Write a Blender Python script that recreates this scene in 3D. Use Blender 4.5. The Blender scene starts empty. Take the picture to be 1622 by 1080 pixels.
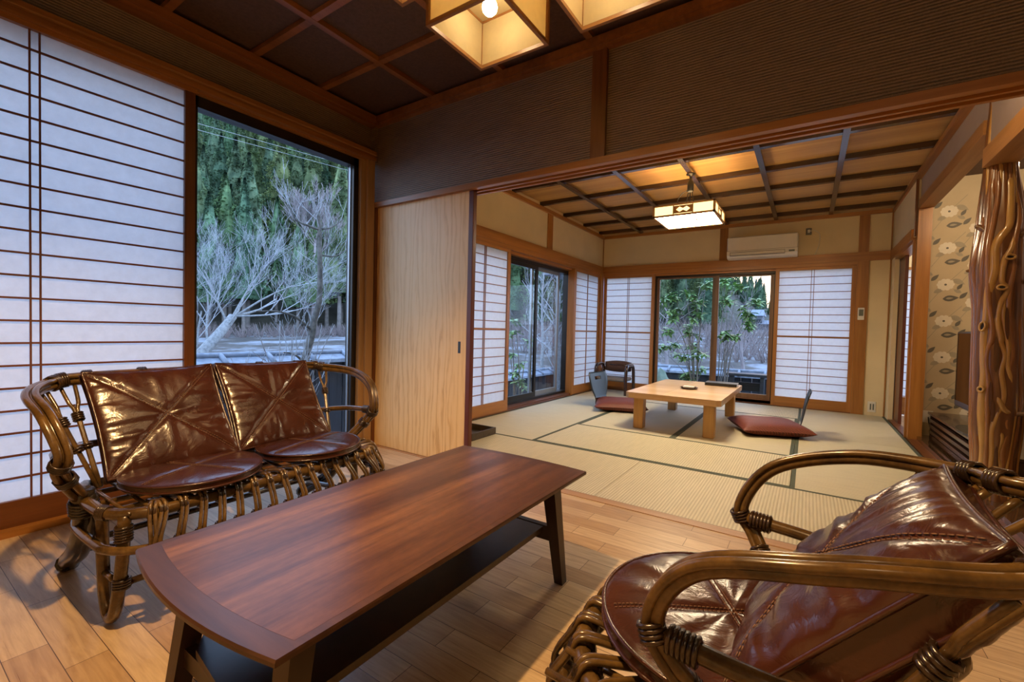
import bpy, math, random
from mathutils import Vector, Matrix, noise as mnoise
random.seed(7)
C = bpy.context.scene.collection
PI = math.pi

# ------------------------------------------------------------------ helpers
def cr(P, n=8, closed=False):
    P = [Vector(p) for p in P]
    if closed:
        Q = [P[-1]] + P + [P[0], P[1]]
    else:
        Q = [2*P[0]-P[1]] + P + [2*P[-1]-P[-2]]
    out = []
    for i in range(1, len(Q)-2):
        a, b, c, d = Q[i-1:i+3]
        for k in range(n):
            t = k/n
            out.append(.5*((2*b)+(c-a)*t+(2*a-5*b+4*c-d)*t*t+(3*b-a-3*c+d)*t**3))
    if not closed: out.append(P[-1].copy())
    return out

class MB:
    def __init__(s): s.v=[]; s.f=[]; s.m=[]; s.s=[]
    def add(s, vs, fs, mi=0, sm=False):
        o=len(s.v); s.v += [Vector(v) for v in vs]
        for f in fs: s.f.append([i+o for i in f]); s.m.append(mi); s.s.append(sm)
        return s
    def box(s, x0,x1,y0,y1,z0,z1, mi=0):
        v=[(x,y,z) for z in (z0,z1) for y in (y0,y1) for x in (x0,x1)]
        return s.add(v, [(0,2,3,1),(4,5,7,6),(0,1,5,4),(2,6,7,3),(0,4,6,2),(1,3,7,5)], mi)
    def bbox(s, x0,x1,y0,y1,z0,z1, b=.004, mi=0):
        # box with chamfered edges
        xs,ys,zs=(x0,x1),(y0,y1),(z0,z1); vs=[]; idx={}
        for i in (0,1):
            for j in (0,1):
                for k in (0,1):
                    c=Vector((xs[i],ys[j],zs[k])); d=[b*(1-2*i),b*(1-2*j),b*(1-2*k)]
                    for a in range(3):
                        p=c.copy()
                        for q in range(3):
                            if q!=a: p[q]+=d[q]
                        idx[(i,j,k,a)]=len(vs); vs.append(p)
        F=[]
        for a in range(3):
            for e in (0,1):
                def key(p,q,a=a,e=e):
                    t=[0,0,0]; t[a]=e; t[(a+1)%3]=p; t[(a+2)%3]=q; return tuple(t)
                # face with normal along axis a uses verts moved in other axes => index a
                loop=[idx[key(0,0)+(a,)],idx[key(1,0)+(a,)],idx[key(1,1)+(a,)],idx[key(0,1)+(a,)]]
                F.append(loop if e else loop[::-1])
        for a in range(3):
            b1,b2=(a+1)%3,(a+2)%3
            for p in (0,1):
                for q in (0,1):
                    t0=[0,0,0]; t0[b1]=p; t0[b2]=q; t0[a]=0; t1=list(t0); t1[a]=1
                    loop=[idx[tuple(t0)+(b1,)],idx[tuple(t1)+(b1,)],idx[tuple(t1)+(b2,)],idx[tuple(t0)+(b2,)]]
                    F.append(loop if (p==q) else loop[::-1])
        for i in (0,1):
            for j in (0,1):
                for k in (0,1):
                    F.append([idx[(i,j,k,0)],idx[(i,j,k,1)],idx[(i,j,k,2)]])
        return s.add(vs,F,mi)
    def tube(s, pts, r, n=8, mi=0, caps=True, closed=False, sm=True):
        pts=[Vector(p) for p in pts]; N=len(pts)
        if not hasattr(r,'__len__'): r=[r]*N
        vs=[]; t0=None; nrm=None
        for i,p in enumerate(pts):
            if closed: t=(pts[(i+1)%N]-pts[i-1])
            else: t=(pts[min(i+1,N-1)]-pts[max(i-1,0)])
            if t.length<1e-9: t=Vector((0,0,1))
            t.normalize()
            if nrm is None:
                a=Vector((0,0,1)) if abs(t.z)<.9 else Vector((1,0,0))
                nrm=t.cross(a).normalized()
            else:
                nrm=(nrm-t*nrm.dot(t))
                if nrm.length<1e-6: nrm=t.orthogonal()
                nrm.normalize()
            bn=t.cross(nrm)
            for k in range(n):
                a=2*PI*k/n; vs.append(p+(nrm*math.cos(a)+bn*math.sin(a))*r[i])
        F=[]
        for i in range(N if closed else N-1):
            j=(i+1)%N
            for k in range(n):
                l=(k+1)%n; F.append((i*n+k,i*n+l,j*n+l,j*n+k))
        if caps and not closed: F+= [tuple(range(n))[::-1], tuple(range((N-1)*n,N*n))]
        return s.add(vs,F,mi,sm)
    def lathe(s, prof, n=24, c=(0,0,0), mi=0, sm=True):
        vs=[]; F=[]
        for r,z in prof:
            for k in range(n):
                a=2*PI*k/n; vs.append((c[0]+r*math.cos(a),c[1]+r*math.sin(a),c[2]+z))
        for i in range(len(prof)-1):
            for k in range(n):
                l=(k+1)%n; F.append((i*n+k,i*n+l,(i+1)*n+l,(i+1)*n+k))
        F+=[tuple(range(n))[::-1],tuple(range((len(prof)-1)*n,len(prof)*n))]
        return s.add(vs,F,mi,sm)
    def prism(s, poly, z0, z1, mi=0):
        n=len(poly); vs=[(x,y,z0) for x,y in poly]+[(x,y,z1) for x,y in poly]
        F=[tuple(range(n))[::-1],tuple(range(n,2*n))]+[(i,(i+1)%n,n+(i+1)%n,n+i) for i in range(n)]
        return s.add(vs,F,mi)
    def poly(s, pts, mi=0): return s.add(pts,[tuple(range(len(pts)))],mi)
    def wrap(s, p, d, r, w, turns=4, mi=1):
        # cane binding around a tube at p, direction d
        d=Vector(d).normalized(); p=Vector(p)
        for k in range(turns):
            c=p+d*(k-(turns-1)/2)*w/turns
            a=d.orthogonal().normalized(); b=d.cross(a)
            s.tube([c+(a*math.cos(q*PI/5)+b*math.sin(q*PI/5))*r for q in range(10)], w/turns*.58, 5, mi, closed=True)
        return s
    def xf(s, M):
        s.v=[M@v for v in s.v]; return s
    def build(s, name, mats, parent=None, loc=None, world=True, link=True):
        me=bpy.data.meshes.new(name)
        vs=s.v; o=Vector((0,0,0))
        q=parent
        while q is not None and world: o=o+Vector(q.location); q=q.parent
        if loc is not None: o=Vector(loc)
        me.from_pydata([v-o for v in vs],[],s.f)
        if not isinstance(mats,(list,tuple)): mats=[mats]
        for m in mats: me.materials.append(m)
        me.polygons.foreach_set('material_index',s.m)
        me.polygons.foreach_set('use_smooth',s.s)
        me.update()
        ob=bpy.data.objects.new(name,me); C.objects.link(ob)
        if parent is not None: ob.parent=parent
        elif loc is not None: ob.location=loc
        return ob

def tag(o,label=None,cat=None,group=None,kind=None):
    if label: o['label']=label
    if cat: o['category']=cat
    if group: o['group']=group
    if kind: o['kind']=kind
    return o
def thing(name,label,cat,loc=(0,0,0),rotz=0,group=None):
    o=bpy.data.objects.new(name,None); C.objects.link(o); o.empty_display_size=.1
    o.location=loc; o.rotation_euler=(0,0,rotz)
    return tag(o,label,cat,group)
def struct(name,mb,m,parent=None):
    o=mb.build(name,m,parent)
    if parent is None: o['kind']='structure'
    return o
def B(*a): return MB().box(*a)
KIDS={}
def copy_tree(o,parent=None):
    c=o.copy(); C.objects.link(c)
    if parent is not None: c.parent=parent
    for ch in list(o.children): copy_tree(ch,c)
    return c

# ------------------------------------------------------------------ materials
def newmat(name):
    m=bpy.data.materials.new(name); m.use_nodes=True
    nt=m.node_tree; b=nt.nodes['Principled BSDF']; return m,nt,b
def N(nt,t,**kw):
    n=nt.nodes.new(t)
    for k,v in kw.items(): setattr(n,k,v)
    return n
def coords(nt,scale=(1,1,1),kind='Object'):
    tc=N(nt,'ShaderNodeTexCoord'); mp=N(nt,'ShaderNodeMapping'); mp.inputs['Scale'].default_value=scale
    nt.links.new(tc.outputs[kind],mp.inputs['Vector']); return mp.outputs['Vector']
def noise_tex(nt,vec,scale=5,detail=4,rough=.55,dist=0):
    n=N(nt,'ShaderNodeTexNoise'); n.inputs['Scale'].default_value=scale; n.inputs['Detail'].default_value=detail
    n.inputs['Roughness'].default_value=rough; n.inputs['Distortion'].default_value=dist
    nt.links.new(vec,n.inputs['Vector']); return n.outputs['Fac']
def ramp(nt,fac,stops):
    r=N(nt,'ShaderNodeValToRGB'); e=r.color_ramp.elements
    while len(e)<len(stops): e.new(.5)
    for i,(p,c) in enumerate(stops): e[i].position=p; e[i].color=(c[0],c[1],c[2],1)
    nt.links.new(fac,r.inputs['Fac']); return r.outputs['Color']
def bump(nt,b,h,strength=.2,dist=.01):
    n=N(nt,'ShaderNodeBump'); n.inputs['Strength'].default_value=strength; n.inputs['Distance'].default_value=dist
    nt.links.new(h,n.inputs['Height']); nt.links.new(n.outputs['Normal'],b.inputs['Normal'])
def mixc(nt,a,c,fac,mode='MIX'):
    m=N(nt,'ShaderNodeMix',data_type='RGBA',blend_type=mode)
    for sock,val in ((m.inputs[6],a),(m.inputs[7],c)):
        if isinstance(val,tuple): sock.default_value=(*val,1)
        else: nt.links.new(val,sock)
    if isinstance(fac,(int,float)): m.inputs[0].default_value=fac
    else: nt.links.new(fac,m.inputs[0])
    return m.outputs[2]
def plain(name,c,rough=.5,var=.12,scale=6,metal=0,bmp=0,coat=0):
    m,nt,b=newmat(name); v=coords(nt); f=noise_tex(nt,v,scale,3)
    lo=tuple(x*(1-var) for x in c); hi=tuple(min(1,x*(1+var)) for x in c)
    nt.links.new(ramp(nt,f,[(.3,lo),(.7,hi)]),b.inputs['Base Color'])
    b.inputs['Roughness'].default_value=rough; b.inputs['Metallic'].default_value=metal
    if coat: b.inputs['Coat Weight'].default_value=coat; b.inputs['Coat Roughness'].default_value=.1
    if bmp: bump(nt,b,noise_tex(nt,v,scale*12,3),bmp,.003)
    return m
def wood(name,dark,light,axis='x',rough=.35,fine=38,stretch=.05,coat=0,contrast=(.3,.7)):
    m,nt,b=newmat(name); s=[1,1,1]; s['xyz'.index(axis)]=stretch
    v=coords(nt,tuple(s)); f1=noise_tex(nt,v,fine,5,.6,.3); f2=noise_tex(nt,v,5,3,.5,.8)
    c1=ramp(nt,f1,[(contrast[0],dark),(contrast[1],light)])
    c2=ramp(nt,f2,[(.35,tuple(.72*x for x in dark)),(.65,light)])
    nt.links.new(mixc(nt,c1,c2,.45),b.inputs['Base Color'])
    b.inputs['Roughness'].default_value=rough
    if coat: b.inputs['Coat Weight'].default_value=coat; b.inputs['Coat Roughness'].default_value=.08
    bump(nt,b,f1,.08,.002)
    return m
def emis(name,c,s):
    m,nt,b=newmat(name); b.inputs['Base Color'].default_value=(*c,1)
    v=coords(nt); f=noise_tex(nt,v,14,3)
    nt.links.new(ramp(nt,f,[(.2,tuple(.93*x for x in c)),(.8,c)]),b.inputs['Emission Color'])
    b.inputs['Emission Strength'].default_value=s; return m

TR_D,TR_L=(.235,.088,.018),(.44,.190,.045)
trimX=wood('trim_wood_x',TR_D,TR_L,'x'); trimY=wood('trim_wood_y',TR_D,TR_L,'y'); trimZ=wood('trim_wood_z',TR_D,TR_L,'z')
DK_D,DK_L=(.085,.027,.009),(.20,.070,.021)
darkX=wood('dark_trim_x',DK_D,DK_L,'x'); darkY=wood('dark_trim_y',DK_D,DK_L,'y'); darkZ=wood('dark_trim_z',DK_D,DK_L,'z')
redZ=wood('red_stile',(.075,.016,.008),(.13,.032,.014),'z',.3)
latt=wood('lattice_wood',(.10,.030,.010),(.17,.055,.02),'y',.5)
lattT=wood('lattice_wood_tatami',(.24,.092,.022),(.38,.165,.045),'x',.5)
paleZ=wood('pale_post',(.30,.17,.075),(.46,.28,.13),'z',.4)
battB=wood('ceiling_batten_dark',(.035,.017,.010),(.07,.034,.02),'x',.22,coat=.3)
battL=wood('ceiling_batten_living',(.17,.058,.014),(.31,.115,.03),'y',.35)
plaster=plain('cream_plaster',(.70,.585,.37),.9,.05,3,bmp=.15)
mauve=plain('mauve_plaster',(.30,.235,.22),.9,.06,4,bmp=.15)
darkwall=plain('dark_wall',(.20,.14,.09),.9,.08,4)
tatceil=wood('ceiling_board',(.42,.235,.072),(.62,.37,.13),'x',.55,60,.03)
livceil=plain('ceiling_panel_brown',(.085,.045,.030),.75,.2,60)
alum=plain('dark_aluminium',(.030,.024,.020),.35,.1,10,metal=.6)
alumS=plain('grey_aluminium',(.30,.32,.34),.35,.05,10,metal=.7)
black=plain('black_plastic',(.012,.012,.013),.3,.1)
whiteP=plain('white_plastic',(.72,.70,.64),.35,.03)
greyP=plain('grey_screen',(.12,.14,.12),.3,.05)

def weave_mat():
    m,nt,b=newmat('woven_wallcovering'); v=coords(nt)
    w=N(nt,'ShaderNodeTexWave',bands_direction='Z'); w.inputs['Scale'].default_value=25; w.inputs['Distortion'].default_value=1.6
    w.inputs['Detail'].default_value=3; w.inputs['Detail Scale'].default_value=9; nt.links.new(v,w.inputs['Vector'])
    f=noise_tex(nt,coords(nt,(6,6,160)),1.6,4)
    c=ramp(nt,w.outputs['Fac'],[(.12,(.06,.042,.030)),(.85,(.29,.20,.13))])
    c2=ramp(nt,f,[(.35,(.085,.062,.046)),(.7,(.30,.215,.145))])
    nt.links.new(mixc(nt,c,c2,.4),b.inputs['Base Color']); b.inputs['Roughness'].default_value=.42
    bump(nt,b,w.outputs['Fac'],.5,.004); return m
weave=weave_mat()

def floor_mat():
    m,nt,b=newmat('maple_floor'); v=coords(nt)
    br=N(nt,'ShaderNodeTexBrick'); br.offset=.37; br.inputs['Scale'].default_value=1
    br.inputs['Brick Width'].default_value=.43; br.inputs['Row Height'].default_value=.0862
    br.inputs['Mortar Size'].default_value=.0011; br.inputs['Mortar Smooth'].default_value=.3; br.inputs['Bias'].default_value=-.1
    br.inputs['Color1'].default_value=(.44,.285,.15,1); br.inputs['Color2'].default_value=(.67,.51,.32,1)
    br.inputs['Mortar'].default_value=(.09,.045,.018,1); nt.links.new(v,br.inputs['Vector'])
    g=noise_tex(nt,coords(nt,(1.2,14,1)),5,5,.6,.6); st=noise_tex(nt,coords(nt,(.8,22,1)),4,3,.5,1.2)
    c=mixc(nt,br.outputs['Color'],ramp(nt,g,[(.3,(.62,.55,.5)),(.65,(1,1,1))]),.75,'MULTIPLY')
    c=mixc(nt,c,ramp(nt,st,[(.66,(1,1,1)),(.78,(.50,.34,.22))]),.8,'MULTIPLY')
    nt.links.new(c,b.inputs['Base Color']); b.inputs['Roughness'].default_value=.30
    bump(nt,b,br.outputs['Fac'],.25,-.002); return m
floorM=floor_mat()

def tatami_mat(axis):
    # rush weave; ribs run across the mat's length
    m,nt,b=newmat('tatami_rush_'+axis); v=coords(nt)
    w=N(nt,'ShaderNodeTexWave',bands_direction='X' if axis=='x' else 'Y'); w.inputs['Scale'].default_value=20
    w.inputs['Distortion'].default_value=.3; nt.links.new(v,w.inputs['Vector'])
    w2=N(nt,'ShaderNodeTexWave',bands_direction='Y' if axis=='x' else 'X'); w2.inputs['Scale'].default_value=60
    nt.links.new(v,w2.inputs['Vector'])
    s=(40,3,1) if axis=='x' else (3,40,1)
    f=noise_tex(nt,coords(nt,s),2,4)
    c=ramp(nt,w.outputs['Fac'],[(.0,(.42,.375,.26)),(.8,(.60,.555,.41))])
    c=mixc(nt,c,ramp(nt,f,[(.3,(.80,.80,.76)),(.7,(1.05,1.02,.98))]),.7,'MULTIPLY')
    nt.links.new(c,b.inputs['Base Color']); b.inputs['Roughness'].default_value=.5
    ad=N(nt,'ShaderNodeMath',operation='ADD'); nt.links.new(w.outputs['Fac'],ad.inputs[0]); nt.links.new(w2.outputs['Fac'],ad.inputs[1])
    bump(nt,b,ad.outputs[0],.35,.002); return m
tatX=tatami_mat('x'); tatY=tatami_mat('y')
heri=plain('tatami_border_cloth',(.055,.068,.045),.8,.2,90)

def paper_mat(name,c,t=.6):
    m,nt,b=newmat(name); nt.nodes.remove(b); out=nt.nodes['Material Output']
    v=coords(nt); f=noise_tex(nt,v,22,5,.7); col=ramp(nt,f,[(.25,tuple(.9*x for x in c)),(.75,c)])
    d=N(nt,'ShaderNodeBsdfDiffuse'); tr=N(nt,'ShaderNodeBsdfTranslucent'); mx=N(nt,'ShaderNodeMixShader'); mx.inputs[0].default_value=t
    for n in (d,tr): nt.links.new(col,n.inputs['Color'])
    nt.links.new(d.outputs[0],mx.inputs[1]); nt.links.new(tr.outputs[0],mx.inputs[2]); nt.links.new(mx.outputs[0],out.inputs['Surface'])
    return m
shojiM=paper_mat('shoji_paper',(.93,.945,.96),.70)
lampPaper=paper_mat('lamp_paper',(.90,.76,.48),.62)

def glass_mat():
    m,nt,b=newmat('window_glass'); nt.nodes.remove(b); out=nt.nodes['Material Output']
    lw=N(nt,'ShaderNodeLayerWeight'); lw.inputs['Blend'].default_value=.12
    v=coords(nt); f=noise_tex(nt,v,3,2); col=ramp(nt,f,[(.3,(.93,.96,.97)),(.7,(.97,.985,.99))])
    t=N(nt,'ShaderNodeBsdfTransparent'); nt.links.new(col,t.inputs['Color'])
    g=N(nt,'ShaderNodeBsdfGlossy'); g.inputs['Roughness'].default_value=.01
    mt=N(nt,'ShaderNodeMath',operation='MULTIPLY'); mt.inputs[1].default_value=.6
    nt.links.new(lw.outputs['Fresnel'],mt.inputs[0])
    mx=N(nt,'ShaderNodeMixShader'); nt.links.new(mt.outputs[0],mx.inputs[0])
    nt.links.new(t.outputs[0],mx.inputs[1]); nt.links.new(g.outputs[0],mx.inputs[2]); nt.links.new(mx.outputs[0],out.inputs['Surface'])
    return m
glass=glass_mat()

def door_mat():
    m,nt,b=newmat('figured_pine_door'); v=coords(nt,(1,1,.13))
    w=N(nt,'ShaderNodeTexWave',bands_direction='X'); w.inputs['Scale'].default_value=7.5; w.inputs['Distortion'].default_value=13
    w.inputs['Detail'].default_value=5; w.inputs['Detail Scale'].default_value=1.5; w.inputs['Detail Roughness'].default_value=.55
    nt.links.new(v,w.inputs['Vector'])
    f=noise_tex(nt,coords(nt,(60,60,2)),2,3)
    c=ramp(nt,w.outputs['Fac'],[(.0,(.80,.55,.245)),(.55,(.78,.515,.21)),(.88,(.69,.42,.15)),(1,(.58,.32,.10))])
    f3=noise_tex(nt,coords(nt,(1,1,.2)),2.6,2,.5,.4); c=mixc(nt,c,(.79,.53,.225),ramp(nt,f3,[(.36,(.15,.15,.15)),(.62,(.85,.85,.85))]))
    c=mixc(nt,c,ramp(nt,f,[(.3,(.88,.86,.82)),(.7,(1,1,1))]),.6,'MULTIPLY')
    nt.links.new(c,b.inputs['Base Color']); b.inputs['Roughness'].default_value=.38; return m
doorM=door_mat()

def table_mat():
    m,nt,b=newmat('walnut_table_top'); v=coords(nt,(1,.07,1))
    f1=noise_tex(nt,v,44,5,.65,.4); f2=noise_tex(nt,v,9,4,.5,1.0); f3=noise_tex(nt,coords(nt,(1,.5,1)),60,3,.6)
    c=ramp(nt,f2,[(.30,(.070,.030,.018)),(.5,(.138,.062,.033)),(.72,(.27,.132,.062))])
    c=mixc(nt,c,ramp(nt,f1,[(.35,(.5,.42,.4)),(.65,(1.1,1.0,.95))]),.8,'MULTIPLY')
    c=mixc(nt,c,ramp(nt,f3,[(.4,(.8,.8,.8)),(.6,(1.05,1.05,1.05))]),.6,'MULTIPLY')
    nt.links.new(c,b.inputs['Base Color']); b.inputs['Roughness'].default_value=.30; bump(nt,b,f1,.06,.001); return m
tableM=table_mat()
tableB=wood('walnut_table_band',(.050,.021,.014),(.120,.052,.028),'x',.3,40,.1)
tableD=wood('table_dark_frame',(.020,.010,.007),(.048,.023,.013),'z',.35)
pineT=wood('low_table_wood',(.60,.37,.19),(.74,.50,.29),'x',.24,40,.05,coat=.25)
pineL=wood('low_table_leg',(.40,.22,.075),(.58,.34,.125),'z',.4)

def rattan_mat(name,d,l):
    m,nt,b=newmat(name); v=coords(nt); f=noise_tex(nt,v,16,4,.6); f2=noise_tex(nt,v,120,2)
    c=ramp(nt,f,[(.32,d),(.70,l)]); c=mixc(nt,c,ramp(nt,f2,[(.35,(.75,.75,.75)),(.65,(1.05,1.05,1.05))]),.6,'MULTIPLY')
    nt.links.new(c,b.inputs['Base Color']); b.inputs['Roughness'].default_value=.26
    b.inputs['Coat Weight'].default_value=.35; b.inputs['Coat Roughness'].default_value=.15; return m
rattan=rattan_mat('rattan_pole',(.045,.023,.008),(.165,.092,.027))
rattanD=rattan_mat('rattan_binding',(.018,.010,.006),(.050,.026,.013))
rattanF=rattan_mat('rattan_foot',(.014,.011,.010),(.036,.026,.020))

def leather_mat():
    m,nt,b=newmat('brown_leather'); v=coords(nt); f=noise_tex(nt,v,7,4); vo=noise_tex(nt,v,190,3,.7); wr=noise_tex(nt,v,18,3,.6,2.0)
    c=ramp(nt,f,[(.3,(.030,.0085,.0055)),(.7,(.060,.0175,.010))])
    nt.links.new(c,b.inputs['Base Color']); b.inputs['Roughness'].default_value=.24; b.inputs['Specular IOR Level'].default_value=.7
    a=N(nt,'ShaderNodeMath',operation='MULTIPLY_ADD'); a.inputs[1].default_value=.12; nt.links.new(vo,a.inputs[0]); nt.links.new(wr,a.inputs[2])
    bump(nt,b,a.outputs[0],.14,.012); return m
leather=leather_mat()
stitchM=plain('cushion_thread',(.17,.085,.05),.6,.2,200)

def brocade_mat():
    m,nt,b=newmat('russet_brocade'); v=coords(nt)
    w=N(nt,'ShaderNodeTexWave',bands_direction='DIAGONAL'); w.inputs['Scale'].default_value=26; w.inputs['Distortion'].default_value=6
    nt.links.new(v,w.inputs['Vector'])
    nt.links.new(ramp(nt,w.outputs['Fac'],[(.2,(.085,.015,.008)),(.8,(.17,.033,.015))]),b.inputs['Base Color'])
    b.inputs['Roughness'].default_value=.55; bump(nt,b,w.outputs['Fac'],.25,.004); return m
brocade=brocade_mat()
lacquer=plain('dark_lacquer',(.030,.012,.010),.2,.2,8,coat=.5)
lacquerG=plain('grey_black_lacquer',(.013,.019,.026),.38,.1,8,coat=.1)
greyfab=plain('grey_seat_fabric',(.16,.15,.15),.85,.2,120)
brownfab=plain('brown_back_fabric',(.085,.045,.035),.8,.25,90)
wallp=plain('floral_wallpaper_ground',(.52,.43,.29),.7,.04,8)
petal=plain('wallpaper_flower',(.74,.69,.58),.7,.05,20)
leafD=plain('wallpaper_leaf_dark',(.125,.115,.095),.6,.1,20)
leafG=plain('wallpaper_leaf_grey',(.36,.32,.24),.7,.05,20)
polish=wood('polished_platform',(.055,.028,.014),(.11,.055,.026),'y',.08,coat=.6)
standM=wood('television_stand_wood',(.035,.018,.012),(.075,.038,.025),'y',.25,coat=.3)
screenM=plain('screen_glass',(.010,.010,.010),.05,.05)

# ------------------------------------------------------------------ camera
cam=bpy.data.cameras.new('camera'); co=bpy.data.objects.new('camera',cam); C.objects.link(co)
yaw,pitch,roll,F=.5854,-.0274,.0252,705.65
cy,sy=math.cos(yaw),math.sin(yaw)
fw=Vector((-sy*math.cos(pitch),cy*math.cos(pitch),math.sin(pitch))); rt=Vector((cy,sy,0)); up=rt.cross(fw)
r=math.cos(roll)*rt+math.sin(roll)*up; u=-math.sin(roll)*rt+math.cos(roll)*up
M=Matrix((r,u,-fw)).transposed().to_4x4(); M.translation=Vector((2.8268,-2.289,.8908)); co.matrix_world=M
cam.sensor_width=36; cam.lens=F*36/1622; cam.clip_start=.02; cam.clip_end=800
bpy.context.scene.camera=co

XL=.15; YB=4.25; XR=3.6; YP=-.121
# ------------------------------------------------------------------ room shell: living room
struct('floor',B(XL-.15,4.6,-3.7,-.115,-.06,0),floorM)
struct('trim_1',B(XL,4.4,-.115,-.053,-.05,.003),wood('threshold_wood',(.30,.15,.06),(.46,.26,.12),'x',.4))
struct('floor_tatami',B(-.1,3.62,-.053,YB+.1,-.10,-.05),darkX)
# left wall of the living room
w=MB(); w.box(-.02,.10,-3.7,-.03,2.148,2.45); w.box(.10,.15,-.12,-.03,2.086,2.40); w.box(-.02,.12,-3.7,-2.44,0,2.148)
struct('wall_left',w,weave)
struct('trim_2',MB().box(.04,.17,-3.7,YP,2.125,2.148).box(.04,.158,-3.7,YP,2.104,2.125).box(.04,.168,-3.7,YP,2.085,2.104).box(.0,.15,-3.7,-1.255,2.064,2.085).box(.07,.13,-1.255,-.18,2.078,2.086),trimY)   # head rail with grooves
struct('trim_3',MB().box(.10,.163,-3.7,YP,2.334,2.352).box(.10,.175,-3.7,YP,2.352,2.40),battL)
struct('trim_4',MB().box(.02,.185,-2.44,-.185,0,.028).box(.02,.165,-1.26,-.185,.028,.05),trimY)   # floor sill
struct('trim_5',MB().box(-.02,.15,-.180,-.118,0,2.086).box(-.02,.128,-.222,-.180,0,2.086),paleZ)  # corner post
struct('trim_34',MB().box(.04,.175,-3.7,YP,2.1205,2.1245).box(.04,.165,-3.7,YP,2.1,2.1035),wood('pale_groove',(.34,.16,.05),(.52,.28,.10),'y',.4))
# ceiling
struct('ceiling',B(-.02,4.6,-3.7,-.05,2.425,2.50),livceil)
cb=MB()
for y in (-.557,-.976,-1.395,-1.814,-2.233,-2.652,-3.07): cb.box(.10,4.6,y-.018,y+.018,2.40,2.426)
for x in (.711,1.272,1.833,2.394,2.955,3.516,4.077): cb.box(x-.018,x+.018,-3.7,-.09,2.398,2.426)
struct('trim_6',cb,battL)
struct('trim_7',MB().box(.10,4.6,-.137,-.08,2.352,2.40).box(.10,4.6,-.128,-.08,2.334,2.352),battL)
# partition between the rooms
struct('wall_partition',MB().box(XL-.03,4.5,-.095,-.03,1.787,2.50),[weave])
struct('wall_partition_back',B(.02,XR+.1,-.03,.0,1.787,2.50),plaster)
struct('trim_8',MB().box(.12,4.5,YP,-.085,1.753,1.787).box(.12,4.5,-.085,-.05,1.766,1.787).box(.12,4.5,-.05,-.035,1.753,1.787).box(.12,4.5,-.035,.0,1.766,1.787).box(.12,4.5,.0,.02,1.753,1.80),trimX)
struct('trim_9',B(1.845,1.925,-.117,-.05,1.787,2.334),darkZ)
struct('trim_10',B(.122,.152,-.112,-.05,0,1.753),darkZ)
# other living walls (behind / beside the camera)
struct('wall_rear',B(-.1,4.6,-3.75,-3.65,0,2.5),plaster)
struct('wall_right',B(4.5,4.6,-3.7,-.1,0,2.5),plaster)

# window_1 : tall fixed window of the living room
wf=MB(); 
for a in [(.03,.10,-1.262,-1.235,.05,2.078),(.03,.10,-.262,-.222,.05,2.078),(.03,.10,-1.262,-.222,2.02,2.078),(.03,.10,-1.262,-.222,.05,.095)]: wf.box(*a)
win=struct('window_1',wf,alum)
MB().box(.058,.064,-1.235,-.262,.095,2.02).build('pane',glass,win)
MB().box(.052,.07,-.268,-.262,.095,2.02).box(.052,.07,-1.235,-1.229,.095,2.02).build('window_bead',alumS,win)

def shoji(name,label,axis,p,a0,a1,z0,z1,bars,vert,frame,lat,mid=None,stile=.035,top=.03,bot=.12,bt=.008,th=.03,group=None,vt=.006):
    """sliding paper screen. axis 'y': lies in plane x=p spanning y a0..a1; axis 'x': plane y=p. faces the +normal side given by sign of th"""
    def bx(m,q0,q1,c0,c1,d0,d1):
        return m.box(q0,q1,c0,c1,d0,d1) if axis=='y' else m.box(c0,c1,q0,q1,d0,d1)
    c=(a0+a1)/2; loc=(p,c,z0) if axis=='y' else (c,p,z0)
    t=thing(name,label,'shoji screen',loc,group=group)
    h=abs(th)/2; s=1 if th>0 else -1
    for q0_,q1_ in ((a0,a0+stile),(a1-stile,a1)): bx(MB(),p-h,p+h,q0_,q1_,z0,z1).build('stile',frame[1],t)
    for z0_,z1_ in ((z1-top,z1),(z0,z0+bot)): bx(MB(),p-h,p+h,a0+stile,a1-stile,z0_,z1_).build('rail',frame[0],t)
    m=MB()
    q0,q1=sorted((p+s*.001,p+s*.009))
    for z in bars: bx(m,q0,q1,a0+stile,a1-stile,z-bt/2,z+bt/2)
    for v in vert: bx(m,q0,q1+.0005,v-vt/2,v+vt/2,z0+bot,z1-top)
    if mid: bx(m,q0,q1+.002,a0+stile,a1-stile,mid-.008,mid+.008)
    m.build('lattice',lat,t)
    m=MB(); q=p-s*.003; bx(m,q-.0008,q+.0008,a0+stile-.004,a1-stile+.004,z0+bot-.004,z1-top+.004); m.build('paper',shojiM,t)
    return t
shoji('shoji_screen','wide paper shoji screen with dark red lattice behind the leather sofa','y',.13,-2.44,-1.262,.028,2.085,
      [1.984-.0925*k for k in range(20)],[-1.852,-1.823],(darkY,darkZ),latt,stile=.046,top=.02,bot=.107,th=.03)

# door_1 : sliding plank door in the partition
d=thing('sliding_door','pale figured pine sliding door panel between the two rooms','sliding door',(.6,-.075,0))
MB().bbox(.152,1.018,-.088,-.062,.004,1.764,.002).build('door_panel',doorM,d)
MB().bbox(1.018,1.056,-.092,-.056,.004,1.764,.003).build('stile',redZ,d)
hp=MB().box(.952,.972,-.0895,-.0875,.725,.80).build('pull',black,d)

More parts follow.
